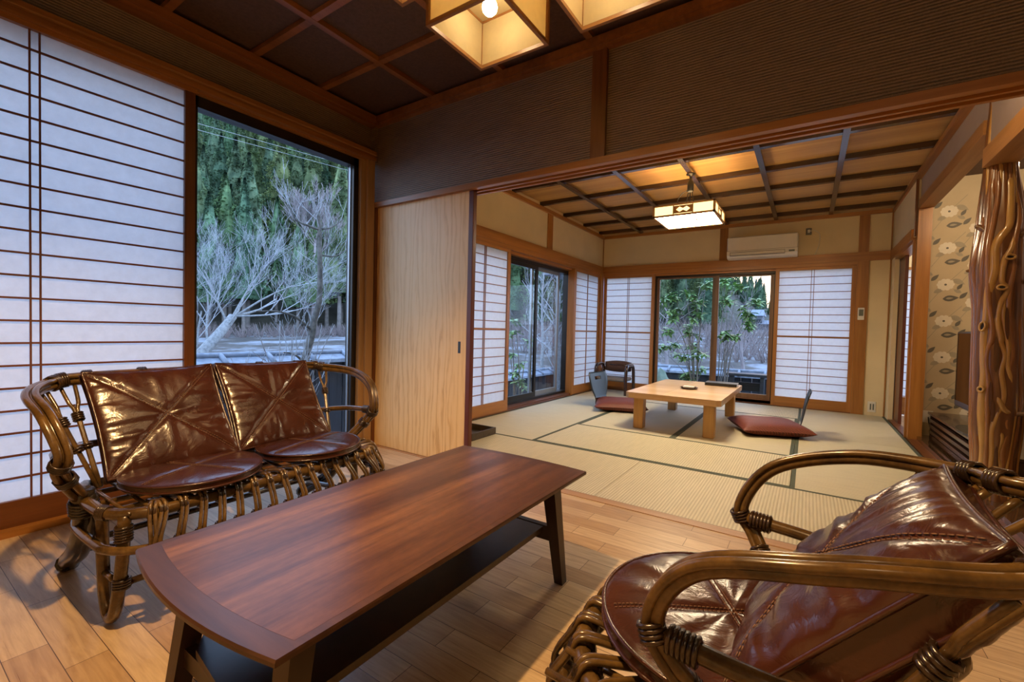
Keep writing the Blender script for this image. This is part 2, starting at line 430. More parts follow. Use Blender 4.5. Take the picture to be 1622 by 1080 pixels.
# ------------------------------------------------------------------ tatami room shell
mats=[ # x0,x1,y0,y1,long axis,label
 (.16,1.899,-.052,.788,'x','tatami mat at the threshold beside the sliding door'),
 (1.899,3.585,-.052,.788,'x','tatami mat at the threshold beyond the armchair'),
 (.16,1.03,.788,2.52,'y','tatami mat along the garden window, nearer the sliding door'),
 (.16,1.03,2.52,4.24,'y','tatami mat in the far corner under the low armchair'),
 (1.03,2.77,.788,1.605,'x','tatami mat in front of the low pine table'),
 (1.03,1.90,1.605,3.378,'y','tatami mat under the left half of the low pine table'),
 (1.90,2.77,1.605,3.378,'y','tatami mat under the right half of the low pine table'),
 (1.03,2.77,3.378,4.24,'x','tatami mat under the back window'),
 (2.77,3.585,.788,2.5,'y','tatami mat beside the polished alcove platform'),
 (2.77,3.585,2.5,4.24,'y','tatami mat in front of the narrow doorway')]
for x0,x1,y0,y1,ax,lab in mats:
    t=thing('tatami_mat','pale rush '+lab,'tatami mat',((x0+x1)/2,(y0+y1)/2,-.05),group='tatami mats')
    g=.0012
    MB().box(x0+g,x1-g,y0+g,y1-g,-.05,0).build('mat',tatX if ax=='x' else tatY,t)
    b=MB(); w_=.026
    if ax=='x':
        b.box(x0+g,x1-g,y0+g,y0+(w_ if y0>0 else .006),-.03,.0012); b.box(x0+g,x1-g,y1-w_,y1-g,-.03,.0012)
    else:
        b.box(x0+g,x0+w_,y0+g,y1-g,-.03,.0012); b.box(x1-w_,x1-g,y0+g,y1-g,-.03,.0012)
    b.build('border',heri,t)

# left wall: upper plaster, picture rail, frames
struct('wall_left_tatami',MB().box(0,.143,-.02,YB+.1,1.80,2.45).box(-.02,.12,-.02,.80,0,1.80),plaster)
struct('trim_11',MB().box(.02,.165,-.02,YB,1.775,1.875),trimY)
struct('trim_12',MB().box(.02,.158,-.02,YB,1.735,1.775).box(.02,.115,-.02,YB,1.705,1.735),trimY)
struct('trim_13',B(.10,.155,2.475,2.60,1.875,2.302),trimZ)
struct('trim_14',MB().box(.10,.172,-.02,YB,2.302,2.345),trimY)
struct('trim_15',MB().box(-.02,.16,.80,YB,-.05,.008).box(.02,.13,1.70,3.28,.008,.03),darkY)
struct('trim_16',MB().box(.02,.17,4.145,YB,0,1.775).box(.12,.17,.76,.80,0,1.735),trimZ)
struct('trim_17',MB().box(.06,.158,3.245,3.285,0,1.735),trimZ)
bars=[.135+.0925*k for k in range(1,17)]
shoji('shoji_screen','narrow paper shoji screen just beyond the sliding door','y',.135,.80,1.69,.01,1.735,bars,[1.24,1.262],(trimY,trimZ),lattT,mid=.885,stile=.05,top=.03,bot=.115)
shoji('shoji_screen','paper shoji screen in the corner behind the low armchair, beside the garden door','y',.135,3.285,4.145,.01,1.735,bars,[3.72],(trimY,trimZ),lattT,mid=.885,stile=.04,top=.03,bot=.115,vt=.018)
# window_2 : sliding glass door on the garden side
wf=MB()
for a in [(-.03,.05,1.69,3.30,1.66,1.705),(-.03,.05,1.69,3.30,.008,.06),(-.03,.05,1.69,1.72,.06,1.66),(-.03,.05,3.27,3.30,.06,1.66)]: wf.box(*a)
win=struct('window_2',wf,alum)
for y0,y1,x in ((1.72,2.46,.03),(2.36,3.08,.0)):
    m=MB(); m.box(x-.012,x+.012,y0,y0+.04,.06,1.66); m.box(x-.012,x+.012,y1-.045,y1,.06,1.66); m.box(x-.012,x+.012,y0+.04,y1-.045,1.62,1.66); m.box(x-.012,x+.012,y0+.04,y1-.045,.06,.12)
    sa=m.build('sash',alum if x>.01 else alumS,win); MB().box(x-.002,x+.002,y0+.04,y1-.045,.12,1.62).build('pane',glass,sa)
m=MB(); m.box(-.03,-.01,3.08,3.11,.06,1.66); m.build('sash',alumS,win); MB().box(-.022,-.018,3.11,3.27,.06,1.66).build('pane',glass,win)

# back wall
struct('wall_back',MB().box(0,XR+.09,YB+.005,YB+.12,1.80,2.45).box(3.385,XR+.02,YB+.002,YB+.12,-.05,1.80),plaster)
struct('trim_18',MB().box(.15,XR,YB-.02,YB+.08,1.775,1.875),trimX)
struct('trim_19',MB().box(.15,3.28,YB-.01,YB+.08,1.735,1.775).box(.15,3.28,YB+.035,YB+.08,1.71,1.735),trimX)
struct('trim_20',MB().box(1.80,1.90,YB-.006,YB+.05,1.875,2.302).box(3.281,3.378,YB-.006,YB+.05,1.875,2.302),trimZ)
struct('trim_21',B(3.276,3.388,YB-.015,YB+.10,-.0,1.775),trimZ)
struct('trim_22',MB().box(.15,XR,YB-.022,YB+.05,2.302,2.345),trimX)
struct('trim_23',MB().box(.15,3.28,YB-.0,YB+.12,-.05,.010).box(.93,2.47,YB+.05,YB+.12,.010,.05),darkX)
struct('trim_24',MB().box(.147,.155,YB-.012,YB+.01,1.875,2.302).box(XR-.03,XR-.018,YB-.01,YB+.01,0,2.302),trimZ)
shoji('shoji_screen','paper shoji screen behind the low armchair, left of the back window','x',YB+.025,.17,.95,.01,1.735,bars,[.545,.567],(trimX,trimZ),lattT,mid=.885,stile=.045,top=.035,bot=.115,th=-.03)
shoji('shoji_screen','wide paper shoji screen right of the back window, beside the brown post with the remote','x',YB+.025,2.462,3.276,.01,1.735,bars,[2.84,2.868],(trimX,trimZ),lattT,mid=.885,stile=.042,top=.035,bot=.115,th=-.03)
wf=MB()
for a in [(.93,2.48,YB+.05,YB+.13,1.68,1.715),(.93,2.48,YB+.05,YB+.13,.008,.045),(.93,.975,YB+.05,YB+.13,.045,1.68),(2.45,2.48,YB+.05,YB+.13,.045,1.68)]: wf.box(*a)
win=struct('window_3',wf,alum)
frm=wood('brown_sash',(.11,.052,.022),(.21,.105,.045),'z',.4)
for x0,x1,y,mm in ((.975,1.80,YB+.075,alum),(1.715,2.45,YB+.105,alum)):
    m=MB(); m.box(x0,x0+.035,y-.012,y+.012,.045,1.68); m.box(x1-.045,x1,y-.012,y+.012,.045,1.68); m.box(x0+.035,x1-.045,y-.012,y+.012,1.66,1.68); m.box(x0+.035,x1-.045,y-.012,y+.012,.045,.115)
    sa=m.build('sash',frm,win); MB().box(x0+.035,x1-.045,y-.002,y+.002,.115,1.66).build('pane',glass,sa)

# ceiling of the tatami room
struct('ceiling_tatami',B(-.02,XR+.1,-.03,YB+.12,2.392,2.47),tatceil)
cb=MB()
for x in (.74,1.312,1.885,2.445,3.005): cb.box(x-.021,x+.021,.02,YB,2.338,2.368)
struct('trim_25',cb,battB)
cb=MB()
for y in (.52,1.11,1.705,2.305,2.905,3.52,4.09): cb.box(.10,XR,y-.024,y+.024,2.350,2.393)
struct('trim_26',cb,battB)

# right wall: doorway, post, alcove
struct('wall_right_upper',B(XR-.012,XR+.09,3.0,YB+.05,1.80,2.45),plaster); struct('wall_right_tatami',B(XR-.012,XR+.03,4.06,YB+.1,-.05,1.80),plaster)
struct('trim_27',MB().box(XR-.03,XR+.09,3.05,YB,1.775,1.875).box(XR-.01,XR+.09,3.05,YB,1.752,1.775),trimY)
struct('trim_28',MB().box(XR-.03,XR+.03,.02,YB,2.302,2.345),trimY)
struct('trim_29',MB().box(3.60,3.692,2.95,3.055,-.05,2.05).box(3.585,3.60,3.02,3.06,0,1.775),trimZ)   # post
struct('trim_30',B(3.592,3.66,-.05,YB,-.05,.004),darkY)
struct('trim_31',B(XR-.02,XR+.0,2.985,3.0,1.80,2.302),darkZ)
struct('wall_alcove_front',MB().box(3.615,3.68,1.22,2.99,2.10,2.45).box(3.615,3.68,-.05,1.22,1.90,2.45),mauve)
beam=wood('alcove_beam',(.28,.125,.036),(.45,.23,.08),'y',.5)
struct('trim_32',MB().box(3.60,3.70,1.24,2.96,2.035,2.115),beam)
struct('trim_33',MB().box(3.59,3.72,-.05,1.18,1.835,1.935),beam)
dk=thing('sliding_door','narrow sliding door stile seen in the right hand doorway','sliding door',(3.66,3.95,0))
MB().box(3.640,3.665,3.99,4.30,.0,1.752).build('door_panel',trimZ,dk)
MB().box(3.640,3.668,3.79,3.99,0,1.752).build('stile',redZ,dk)
struct('floor_corridor',B(3.6,5.2,3.05,4.6,-.06,-.002),floorM)
struct('wall_corridor',MB().box(4.56,5.2,4.6,4.7,-.05,2.4).box(3.69,4.56,4.6,4.7,1.72,2.4).box(5.1,5.2,3.1,4.6,-.05,2.4),plaster)
struct('ceiling_corridor',B(3.69,5.2,3.08,4.7,2.3,2.4),livceil)
# corridor screen
shoji('shoji_screen','thin slice of paper shoji screen glimpsed through the doorway','x',4.57,3.72,4.55,.01,1.72,[.22+.092*k for k in range(16)],[4.13],(trimX,trimZ),lattT,stile=.03,top=.03,bot=.2,th=-.03)
# alcove
struct('floor_alcove',MB().box(3.66,4.42,-.05,3.06,-.05,.035),polish)
struct('wall_alcove',B(4.40,4.5,-.05,3.1,0,2.45),mauve)
struct('ceiling_alcove',B(3.68,4.5,-.05,3.1,2.30,2.36),livceil)
struct('wall_alcove_near',B(3.75,4.5,-.1,-.03,0,2.45),darkwall)

def wallpaper():
    m=MB(); m.box(3.685,4.45,3.06,3.09,0.0,2.4)
    y=3.0592
    def disc(cx,cz,r,mi,dy,n=10):
        m.poly([(cx+r*math.cos(2*PI*k/n),y-dy,cz+r*math.sin(2*PI*k/n)) for k in range(n)],mi)
    def leaf(cx,cz,L,wd,a,mi,dy=.0006):
        P=[]
        for k in range(7): t=k/6; P.append((t*L,wd*math.sin(PI*t**.8)))
        for k in range(5,0,-1): t=k/6; P.append((t*L,-wd*math.sin(PI*t**.8)))
        ca,sa=math.cos(a),math.sin(a)
        m.poly([(cx+p*ca-q*sa,y-dy,cz+p*sa+q*ca) for p,q in P],mi)
    def stem(x0,z0,x1,z1,w=.0022):
        d=Vector((x1-x0,0,z1-z0)).normalized(); n=Vector((-d.z,0,d.x))*w
        m.poly([(x0+n.x,y-.0003,z0+n.z),(x0-n.x,y-.0003,z0-n.z),(x1-n.x,y-.0003,z1-n.z),(x1+n.x,y-.0003,z1+n.z)],3)
    for i in range(-1,5):
        for j in range(-1,9):
            fx=3.815+i*.187; fz=.10+.318*j+(.159 if i%2 else 0)
            if not(.12<fz<2.15) or fx>4.34 or fx<3.76: continue
            stem(fx-.10,fz-.16,fx,fz); stem(fx,fz,fx+.11,fz+.13)
            leaf(fx-.075,fz-.07,.085,.019,.5,3); leaf(fx+.045,fz+.045,.09,.022,-.55,3); leaf(fx-.085,fz+.085,.06,.015,2.6,3)
            leaf(fx-.015,fz-.125,.105,.026,.10,2,.0008); leaf(fx+.005,fz-.122,.05,.009,.10,3,.0011); leaf(fx-.095,fz+.035,.075,.016,.85,2,.0008); leaf(fx+.075,fz-.045,.06,.014,1.0,2,.0008)
            stem(fx-.012,fz-.115,fx+.06,fz-.106,.0012)
            for k in range(10): 
                a=2*PI*k/10; disc(fx+.042*math.cos(a),fz+.036*math.sin(a),.017,1,.001+.00003*k,9)
            disc(fx,fz,.032,1,.0013); disc(fx,fz,.009,2,.0016)
    return m
o=wallpaper(); struct('wall_alcove_side',o,[wallp,petal,leafD,leafG])

# ------------------------------------------------------------------ gnarled trunk post
TZ=[(0,.098,3.705),(.2,.086,3.70),(.46,.099,3.70),(.82,.096,3.693),(1.03,.092,3.683),(1.31,.100,3.672),(1.55,.087,3.677),(1.9,.062,3.665),(2.2,.040,3.653),(2.34,.036,3.65)]
def tz(z):
    for (a,ra,xa),(b,rb,xb) in zip(TZ,TZ[1:]):
        if z<=b: t=max(0,(z-a)/(b-a)); t=t*t*(3-2*t); return ra+(rb-ra)*t, xa+(xb-xa)*t-3.70
    return TZ[-1][1],TZ[-1][2]-3.70
RGT=Vector((.97,-.243,0)); TOW=Vector((-.243,-.97,0))
def tpos(sv,z,emb=0):
    R_,cx=tz(z); a=sv*PI/2 if abs(sv)>1 else math.asin(max(-1,min(1,sv))); rr=R_-emb
    return Vector((cx,0,z))+RGT*(rr*math.sin(a))+TOW*(rr*math.cos(a))
def tang(a,z,emb=0):
    R_,cx=tz(z); rr=R_-emb; return Vector((cx,0,z))+RGT*(rr*math.sin(a))+TOW*(rr*math.cos(a))
def trunk():
    m=MB(); NA,NZ=64,150; vs=[]; cav=[]
    for i in range(NZ):
        z=2.34*i/(NZ-1); R_,cx=tz(z)
        for k in range(NA):
            a=2*PI*k/NA; d=.010*mnoise.noise((math.cos(a)*2.2,math.sin(a)*2.2,z*1.1))+.006*mnoise.noise((math.cos(a)*6,math.sin(a)*6,z*2))
            vs.append(tang(a,z,.001-d))
    F=[(i*NA+k,i*NA+(k+1)%NA,(i+1)*NA+(k+1)%NA,(i+1)*NA+k) for i in range(NZ-1) for k in range(NA)]
    m.add(vs,F,4,True)
    A=lambda P:[((x-322)/182,1.628-.00075*y) for x,y in P]
    Bq=lambda P:[((x-322)/182,.886-.00075*y) for x,y in P]
    def strand(P,r,mi,emb=.35,flat=1):
        q=cr([tpos(a,z,r*min(.8,emb+.3)) for a,z in P],7); n=len(q)
        m.tube(q,[r*(1+.16*mnoise.noise((i*.09,r*90,P[0][1])))*(.35+.65*min(1,i/5,(n-1-i)/5)) for i in range(n)],10,mi)
    strand(A([(430,-260),(415,-90),(400,60),(395,170),(330,255),(295,330),(305,470),(272,580),(247,680),(240,760),(228,900),(215,985)])+Bq([(215,100),(226,250),(214,400),(214,520),(226,650),(232,800),(220,960),(215,1180)]),.0215,0,.45)
    strand(A([(240,-300),(232,-60),(226,150),(222,400),(205,600),(185,800),(180,980)])+Bq([(172,150),(170,330),(165,520),(172,640),(185,800),(180,960),(180,1180)]),.019,1,.55)
    strand(A([(180,20),(178,150),(165,330),(148,460),(160,620),(158,800),(157,980)])+Bq([(155,150),(155,330),(150,520),(140,640),(155,800),(165,960),(170,1180)]),.016,1,.7)
    strand(A([(300,-300),(300,-60),(270,120),(255,330),(262,560),(262,700),(285,860),(280,980)])+Bq([(262,30),(246,140),(268,300),(262,430),(268,640),(262,860),(266,1180)]),.013,1,.2)
    strand(A([(440,220),(420,330),(375,420),(362,560),(400,620),(350,720),(330,830),(350,960)])+Bq([(345,10),(376,100),(352,210),(372,350),(362,440),(318,560),(298,650),(306,800),(298,950),(300,1180)]),.0135,0,.3)
    strand(A([(470,-100),(470,120),(440,300),(440,480),(415,640),(410,800),(420,960)])+Bq([(430,80),(415,200),(440,300),(420,430),(440,500),(395,560),(410,640),(385,760),(395,900),(380,1000),(390,1180)]),.0145,1,.3)
    strand(A([(500,100),(480,330),(480,520),(490,700),(480,980)])+Bq([(480,150),(490,400),(470,640),(460,860),(470,1180)]),.017,1,.5)
    strand(A([(380,640),(372,800),(395,960)])+Bq([(400,40),(395,150),(420,260),(450,420),(440,600),(430,800),(420,960),(440,1180)]),.011,0,.2)
    strand(Bq([(330,390),(350,430),(380,480),(440,500)]),.012,0,-.2)
    strand(Bq([(345,600),(372,680),(352,800),(378,900),(350,1020),(360,1180)]),.010,0,.1)
    for k in range(7): strand([((-.75+.25*k),2.3),(-.78+.25*k,1.95),(-.72+.24*k,1.62)],.012,(0,1,1,0,1,1,0)[k],.4)
    rr=random.Random(4)
    for k in range(17):
        a0=math.radians(92+176*k/16); q=[]
        for i in range(14):
            z=2.34*i/13; q.append(tang(a0+.16*mnoise.noise((k*3.1,z*1.5,0)),z,.012))
        m.tube(cr(q,3),[.019*(tz(2.34*i/39)[0]/.09) for i in range(40)],8,rr.choice((0,1,1)))
    def hole(sv,z,w,h,tilt=0):
        P=[]; Dk=[]
        for k in range(16):
            a=2*PI*k/16; du,dv=w*math.cos(a),h*math.sin(a); R_,_=tz(z)
            P.append(tpos(sv+(du*math.cos(tilt)-dv*math.sin(tilt))/R_,z+du*math.sin(tilt)+dv*math.cos(tilt),-.012)); Dk.append(tpos(sv+(du*.92)/R_,z+dv*.92,-.0125))
        m.tube(P,.0058,7,0,closed=True); m.add(Dk,[tuple(range(16))],3)
    for (sv,z) in (A([(230,880)])+Bq([(226,345),(210,940)])): hole(sv,z,.0095 if z>.3 else .005,.024 if z>.9 else .014,-.15)
    for (P_,w_,h_) in ((A([(386,860)]),.007,.085),(Bq([(316,90)]),.010,.095),(Bq([(285,385)]),.006,.08),(Bq([(300,490)]),.007,.06),(Bq([(338,850)]),.007,.085),(A([(305,720)]),.006,.08),(A([(440,700)]),.005,.10)):
        sv,z=P_[0]; R_=tz(z)[0]
        rr_=[tpos(sv+(w_*math.cos(2*PI*k/18))/R_,z+h_*math.sin(2*PI*k/18),-.0088) for k in range(18)]; m.add(rr_,[tuple(range(18))],2)
    for (sv,z) in (A([(400,395),(355,605)])+Bq([(345,905)])): hole(sv,z,.015,.012)
    return m
tl1=wood('trunk_light_strand',(.36,.17,.045),(.66,.41,.13),'z',.24,30,.08,coat=.4)
tl2=wood('trunk_red_strand',(.17,.058,.024),(.42,.19,.065),'z',.26,34,.07,coat=.4)
tl0=wood('trunk_body',(.095,.034,.015),(.27,.115,.04),'z',.28,30,.08,coat=.3)
tl3=wood('trunk_hollow',(.050,.018,.010),(.17,.068,.026),'z',.30,30,.1)
t=thing('tree_trunk_post','gnarled polished tree trunk post with knots and hollows beside the television','post',(3.70,1.20,.0))
trunk().build('trunk',[tl1,tl2,tl3,plain('knot_hole',(.012,.006,.004),.6),tl0],t,world=False)
branchM=wood('branch_stub',(.10,.045,.016),(.26,.13,.045),'z',.3,coat=.3)
for sv,zz,l,rb in ((-1,1.275,.018,.012),(-.85,1.51,.02,.018),(1,1.47,.13,.026),(1,1.205,.13,.016),(.3,2.12,.05,.022),(.2,1.85,.05,.02),(.75,.51,.05,.016)):
    p0=tpos(sv*.8,zz-.03,.02); p1=tpos(sv,zz); d_=(RGT*sv+TOW*(1-abs(sv))).normalized(); p2=p1+d_*l*.5+Vector((0,0,.006)); p3=p1+d_*l+Vector((0,0,l*.18))
    q=cr([p0,p1,p2,p3],4); MB().tube(q,[rb*(1-.04*k) for k in range(len(q))],9).build('branch_stub',branchM,t,world=False)

# ------------------------------------------------------------------ rattan seating
ARM=[(.269,.004,.359),(.335,.060,.455),(.362,.062,.510),(.306,.082,.599),(.169,.088,.648),(.025,.020,.664),(-.004,-.073,.677)]
def bundle(m,pts,offs,n=10):
    # parallel canes carried round the rail; the frame is transported outward from the middle of the back
    N_=len(pts); c0=N_//2; fr=[None]*N_
    def tan(i): return (pts[min(i+1,N_-1)]-pts[max(i-1,0)]).normalized()
    upv=Vector((0,0,1))
    for rng in (range(c0,N_),range(c0-1,-1,-1)):
        u_=upv.copy()
        for i in rng:
            t=tan(i); u_=(u_-t*u_.dot(t)).normalized(); fr[i]=(t.cross(u_),u_.copy())
    for (so,uo,rad) in offs: m.tube([p+f[0]*so+f[1]*uo for p,f in zip(pts,fr)],rad,n,0)
    return fr
def ring(w,front,z,rr,back=.10,grow=0):
    # rounded seat outline, from rear left round the front to rear right
    f=front+grow; h=w+grow; P=[(back,-h+.04,z),(back+.12,-h,z),(f-rr,-h,z)]
    for k in range(1,6):
        a=-PI/2+PI/2*k/6; P.append((f-rr+rr*math.cos(a),-h+rr+rr*math.sin(a),z))
    P.append((f,-h+rr,z))
    return [Vector(p) for p in P]+[Vector((p[0],-p[1],p[2])) for p in P[::-1]]
def resample(P,n):
    L=[0]
    for a,b in zip(P,P[1:]): L.append(L[-1]+(b-a).length)
    out=[]
    for k in range(n):
        s=L[-1]*k/(n-1); i=0
        while i<len(L)-2 and L[i+1]<s: i+=1
        t=(s-L[i])/max(1e-9,L[i+1]-L[i]); out.append(P[i].lerp(P[i+1],t))
    return out
def rattan_seat(root,w,front,rr,nribs,nspin,wa):
    mats=[rattan,rattanD]
    # seat hoops
    top=ring(w,front-.045,.335,rr); low=ring(w,front-.02,.245,rr,grow=.012)
    m=MB(); m.tube(cr(top,4),.0165,10); m.tube([top[0],top[0].lerp(top[-1],.5),top[-1]],.014,8)
    for p,q in ((3,4),(-4,-5)): m.wrap(top[p],top[q]-top[p],.019,.03,5)
    m.build('seat_rim',mats,root,world=False)
    m=MB(); m.tube(cr(low,4),.0125,8); m.build('lower_rim',mats,root,world=False)
    # cross canes carrying the cushions
    m=MB(); k=int(w/.055)
    for i in range(-k,k+1):
        y=i*w*.92/k; m.tube([(.12,y,.338),((front-.05)*.6,y,.342),(front-.06,y,.340)],.006,6)
    for x in (.2,.32,.42): m.tube([(x,-w*.95,.330),(x,w*.95,.330)],.009,6)
    m.build('seat_deck',mats,root,world=False)
    # paired hoops (ribs) bent over the rim
    T=cr(top[1:-1],6); Lw=cr(low[1:-1],6)
    Tn=resample(T,nribs); Ln=resample(Lw,nribs); cen=Vector((front*.45,0,0))
    for i,(a,b) in enumerate(zip(Tn,Ln)):
        tg=(Tn[min(i+1,nribs-1)]-Tn[max(i-1,0)]).normalized(); out=Vector((tg.y,-tg.x,0))
        if out.dot(Vector((a.x-front*.45,a.y,0)))<0: out=-out
        if nspin>8 and a.y<-w+.075: continue      # bare double rail at the near end
        m=MB()
        for s in (-1,1):
            o=tg*s*.0062
            m.tube(cr([a-out*.10+o+Vector((0,0,.006)),a-out*.04+o+Vector((0,0,.020)),a+o+out*.004+Vector((0,0,.0245)),a+out*.022+o-Vector((0,0,.004)),b+out*.018+o+Vector((0,0,.03)),b+o+out*.012,b+o+out*.006-Vector((0,0,.018))],4),.0058,6)
        m.wrap(b+out*.006,tg,.017,.022,2); m.wrap(a,tg,.0205,.020,2)
        m.build('rib',mats,root,world=False)
    # arm and back rail
    A=[Vector((p[0],wa+p[1],p[2])) for p in ARM]
    half=A if nspin>8 else A+[Vector((-.055,wa*.45,.679))]
    full=[Vector((p.x,-p.y,p.z)) for p in half]+([] if nspin>8 else [Vector((-.078,0,.68))])+half[::-1]
    if nspin>8: full=[Vector((p.x,-p.y,p.z)) for p in half]+[Vector((-.02,0,.678))]+half[::-1]
    path=cr(full,9)
    m=MB(); K=.80 if nspin>8 else .57; fr_=bundle(m,path,[(0,0,.0185*K),(.014*K,.0205*K,.0115*K),(-.013*K,.0195*K,.0125*K)],12)
    for idx in ((.75,1.5) if nspin>8 else (.75,1.75)):
        for end in (0,1):
            i=int(idx*9) if not end else len(path)-1-int(idx*9)
            m.wrap(path[i]+fr_[i][1]*.007,path[i+1]-path[i-1],.030*K,.026,4)
    nb=9 if nspin>8 else 7
    i0=int(5.2*9)
    for k in range(nb):
        i=i0+int((len(path)-1-2*i0)*k/(nb-1)); i=max(1,min(len(path)-2,i))
        m.wrap(path[i]+fr_[i][1]*.007,path[i+1]-path[i-1],.030*K,.024,4)
    m.build('arm_rail',mats,root,world=False)
    # middle rail
    e=A[1]+Vector((.018,0,.03))
    mid=[e,Vector((.20,wa+.045,.478)),Vector((.10,wa-.03,.468)),Vector((.075,wa-.12 if nspin>8 else wa*.4,.465))]
    if nspin<=8: mid.append(Vector((.045,0,.465)))
    fl=mid+[Vector((p.x,-p.y,p.z)) for p in (mid[::-1] if nspin>8 else mid[-2::-1])]
    P=cr(fl,6); m=MB(); m.tube(P,.0125,9)
    for a,b in ((1,3),(-2,-4)): m.wrap(P[a],P[b]-P[a],.0165,.04,6)
    m.build('middle_rail',mats,root,world=False)
    # Y-shaped back spindles
    topline=resample(path[int(4.6*9):len(path)-int(4.6*9)],nspin*2+1)
    for k in range(nspin):
        a=topline[2*k]; c=topline[2*k+1] ; mdl=(a+c)*.5
        y=mdl.y*.92; base=Vector((.20,max(-w*.9,min(w*.9,y)),.345)); knot=mdl.lerp(base,.34)
        m=MB()
        for p in (a+(c-a)*.1,c-(c-a)*.1): m.tube(cr([p-Vector((0,0,.012)),p.lerp(knot,.6)+(p-mdl)*.25,knot+(p-mdl)*.12,base+(p-mdl)*.12],4),.0062,6)
        m.wrap(knot,base-knot,.0125,.03,4); m.wrap(mdl.lerp(base,.62),base-knot,.012,.016,2)
        m.build('spindle',mats,root,world=False)
    # legs
    for s in (-1,1):
        yy=s*(w-.02)
        m=MB(); q=cr([(.345,yy,.33),(.350,yy,.20),(.372,yy,.07),(.415,yy,.019),(.465,yy,.06),(.492,yy*.985,.20),(.497,yy*.975,.335)],6)
        m.tube(q,.0165,10); m.tube([(.35,yy,.135),(.485,yy*.985,.135)],.010,8); m.wrap((.49,yy*.985,.14),(0,0,1),.019,.03,4); m.wrap((.497,yy*.98,.285),(0,0,1),.019,.045,6)
        m.build('leg',mats,root,world=False)
        m=MB(); b0=Vector((.269,s*wa,.365)); 
        q=cr([b0,(.235,s*(w-.005),.26),(.13,s*(w-.01),.14),(.0,s*(w-.018),.065),(-.072,s*(w-.025),.018)],6)
        m.tube(q,[.030-.0003*i for i in range(len(q))],10,0); m.tube([p+Vector((.012,-s*.014,-.012)) for p in q[:-2]],.016,8)
        m.wrap(q[3],q[4]-q[3],.032,.05,5,0); m.tube([q[-3],q[-1]+Vector((0,0,-.0))],[.030,.028],10)
        m.build('leg',[rattanF,rattanD],root,world=False)
    m=MB()
    for s in (-1,1): m.tube([(.0,s*(w-.03),.09),(.20,s*(w-.1),.14),(.485,s*(w-.03),.13)],.012,8)
    m.tube([(.485,-(w-.03),.135),(.485,w-.03,.135)],.010,8); m.tube([(.06,-(w-.03),.13),(.06,w-.03,.13)],.012,8)
    m.build('stretcher',[rattanD,rattanD],root,world=False)

SX,SY=.738,-1.415
sofa=thing('rattan_sofa','dark rattan two seat sofa in front of the shoji screen and garden window','sofa',(SX,SY,0))
rattan_seat(sofa,.465,.575,.13,31,12,.472)
RZ=PI-.098
chair=thing('rattan_armchair','dark rattan armchair in the near corner, seen over its arm','armchair',(3.057,-1.467,0),RZ)
rattan_seat(chair,.272,.600,.22,19,7,.194)

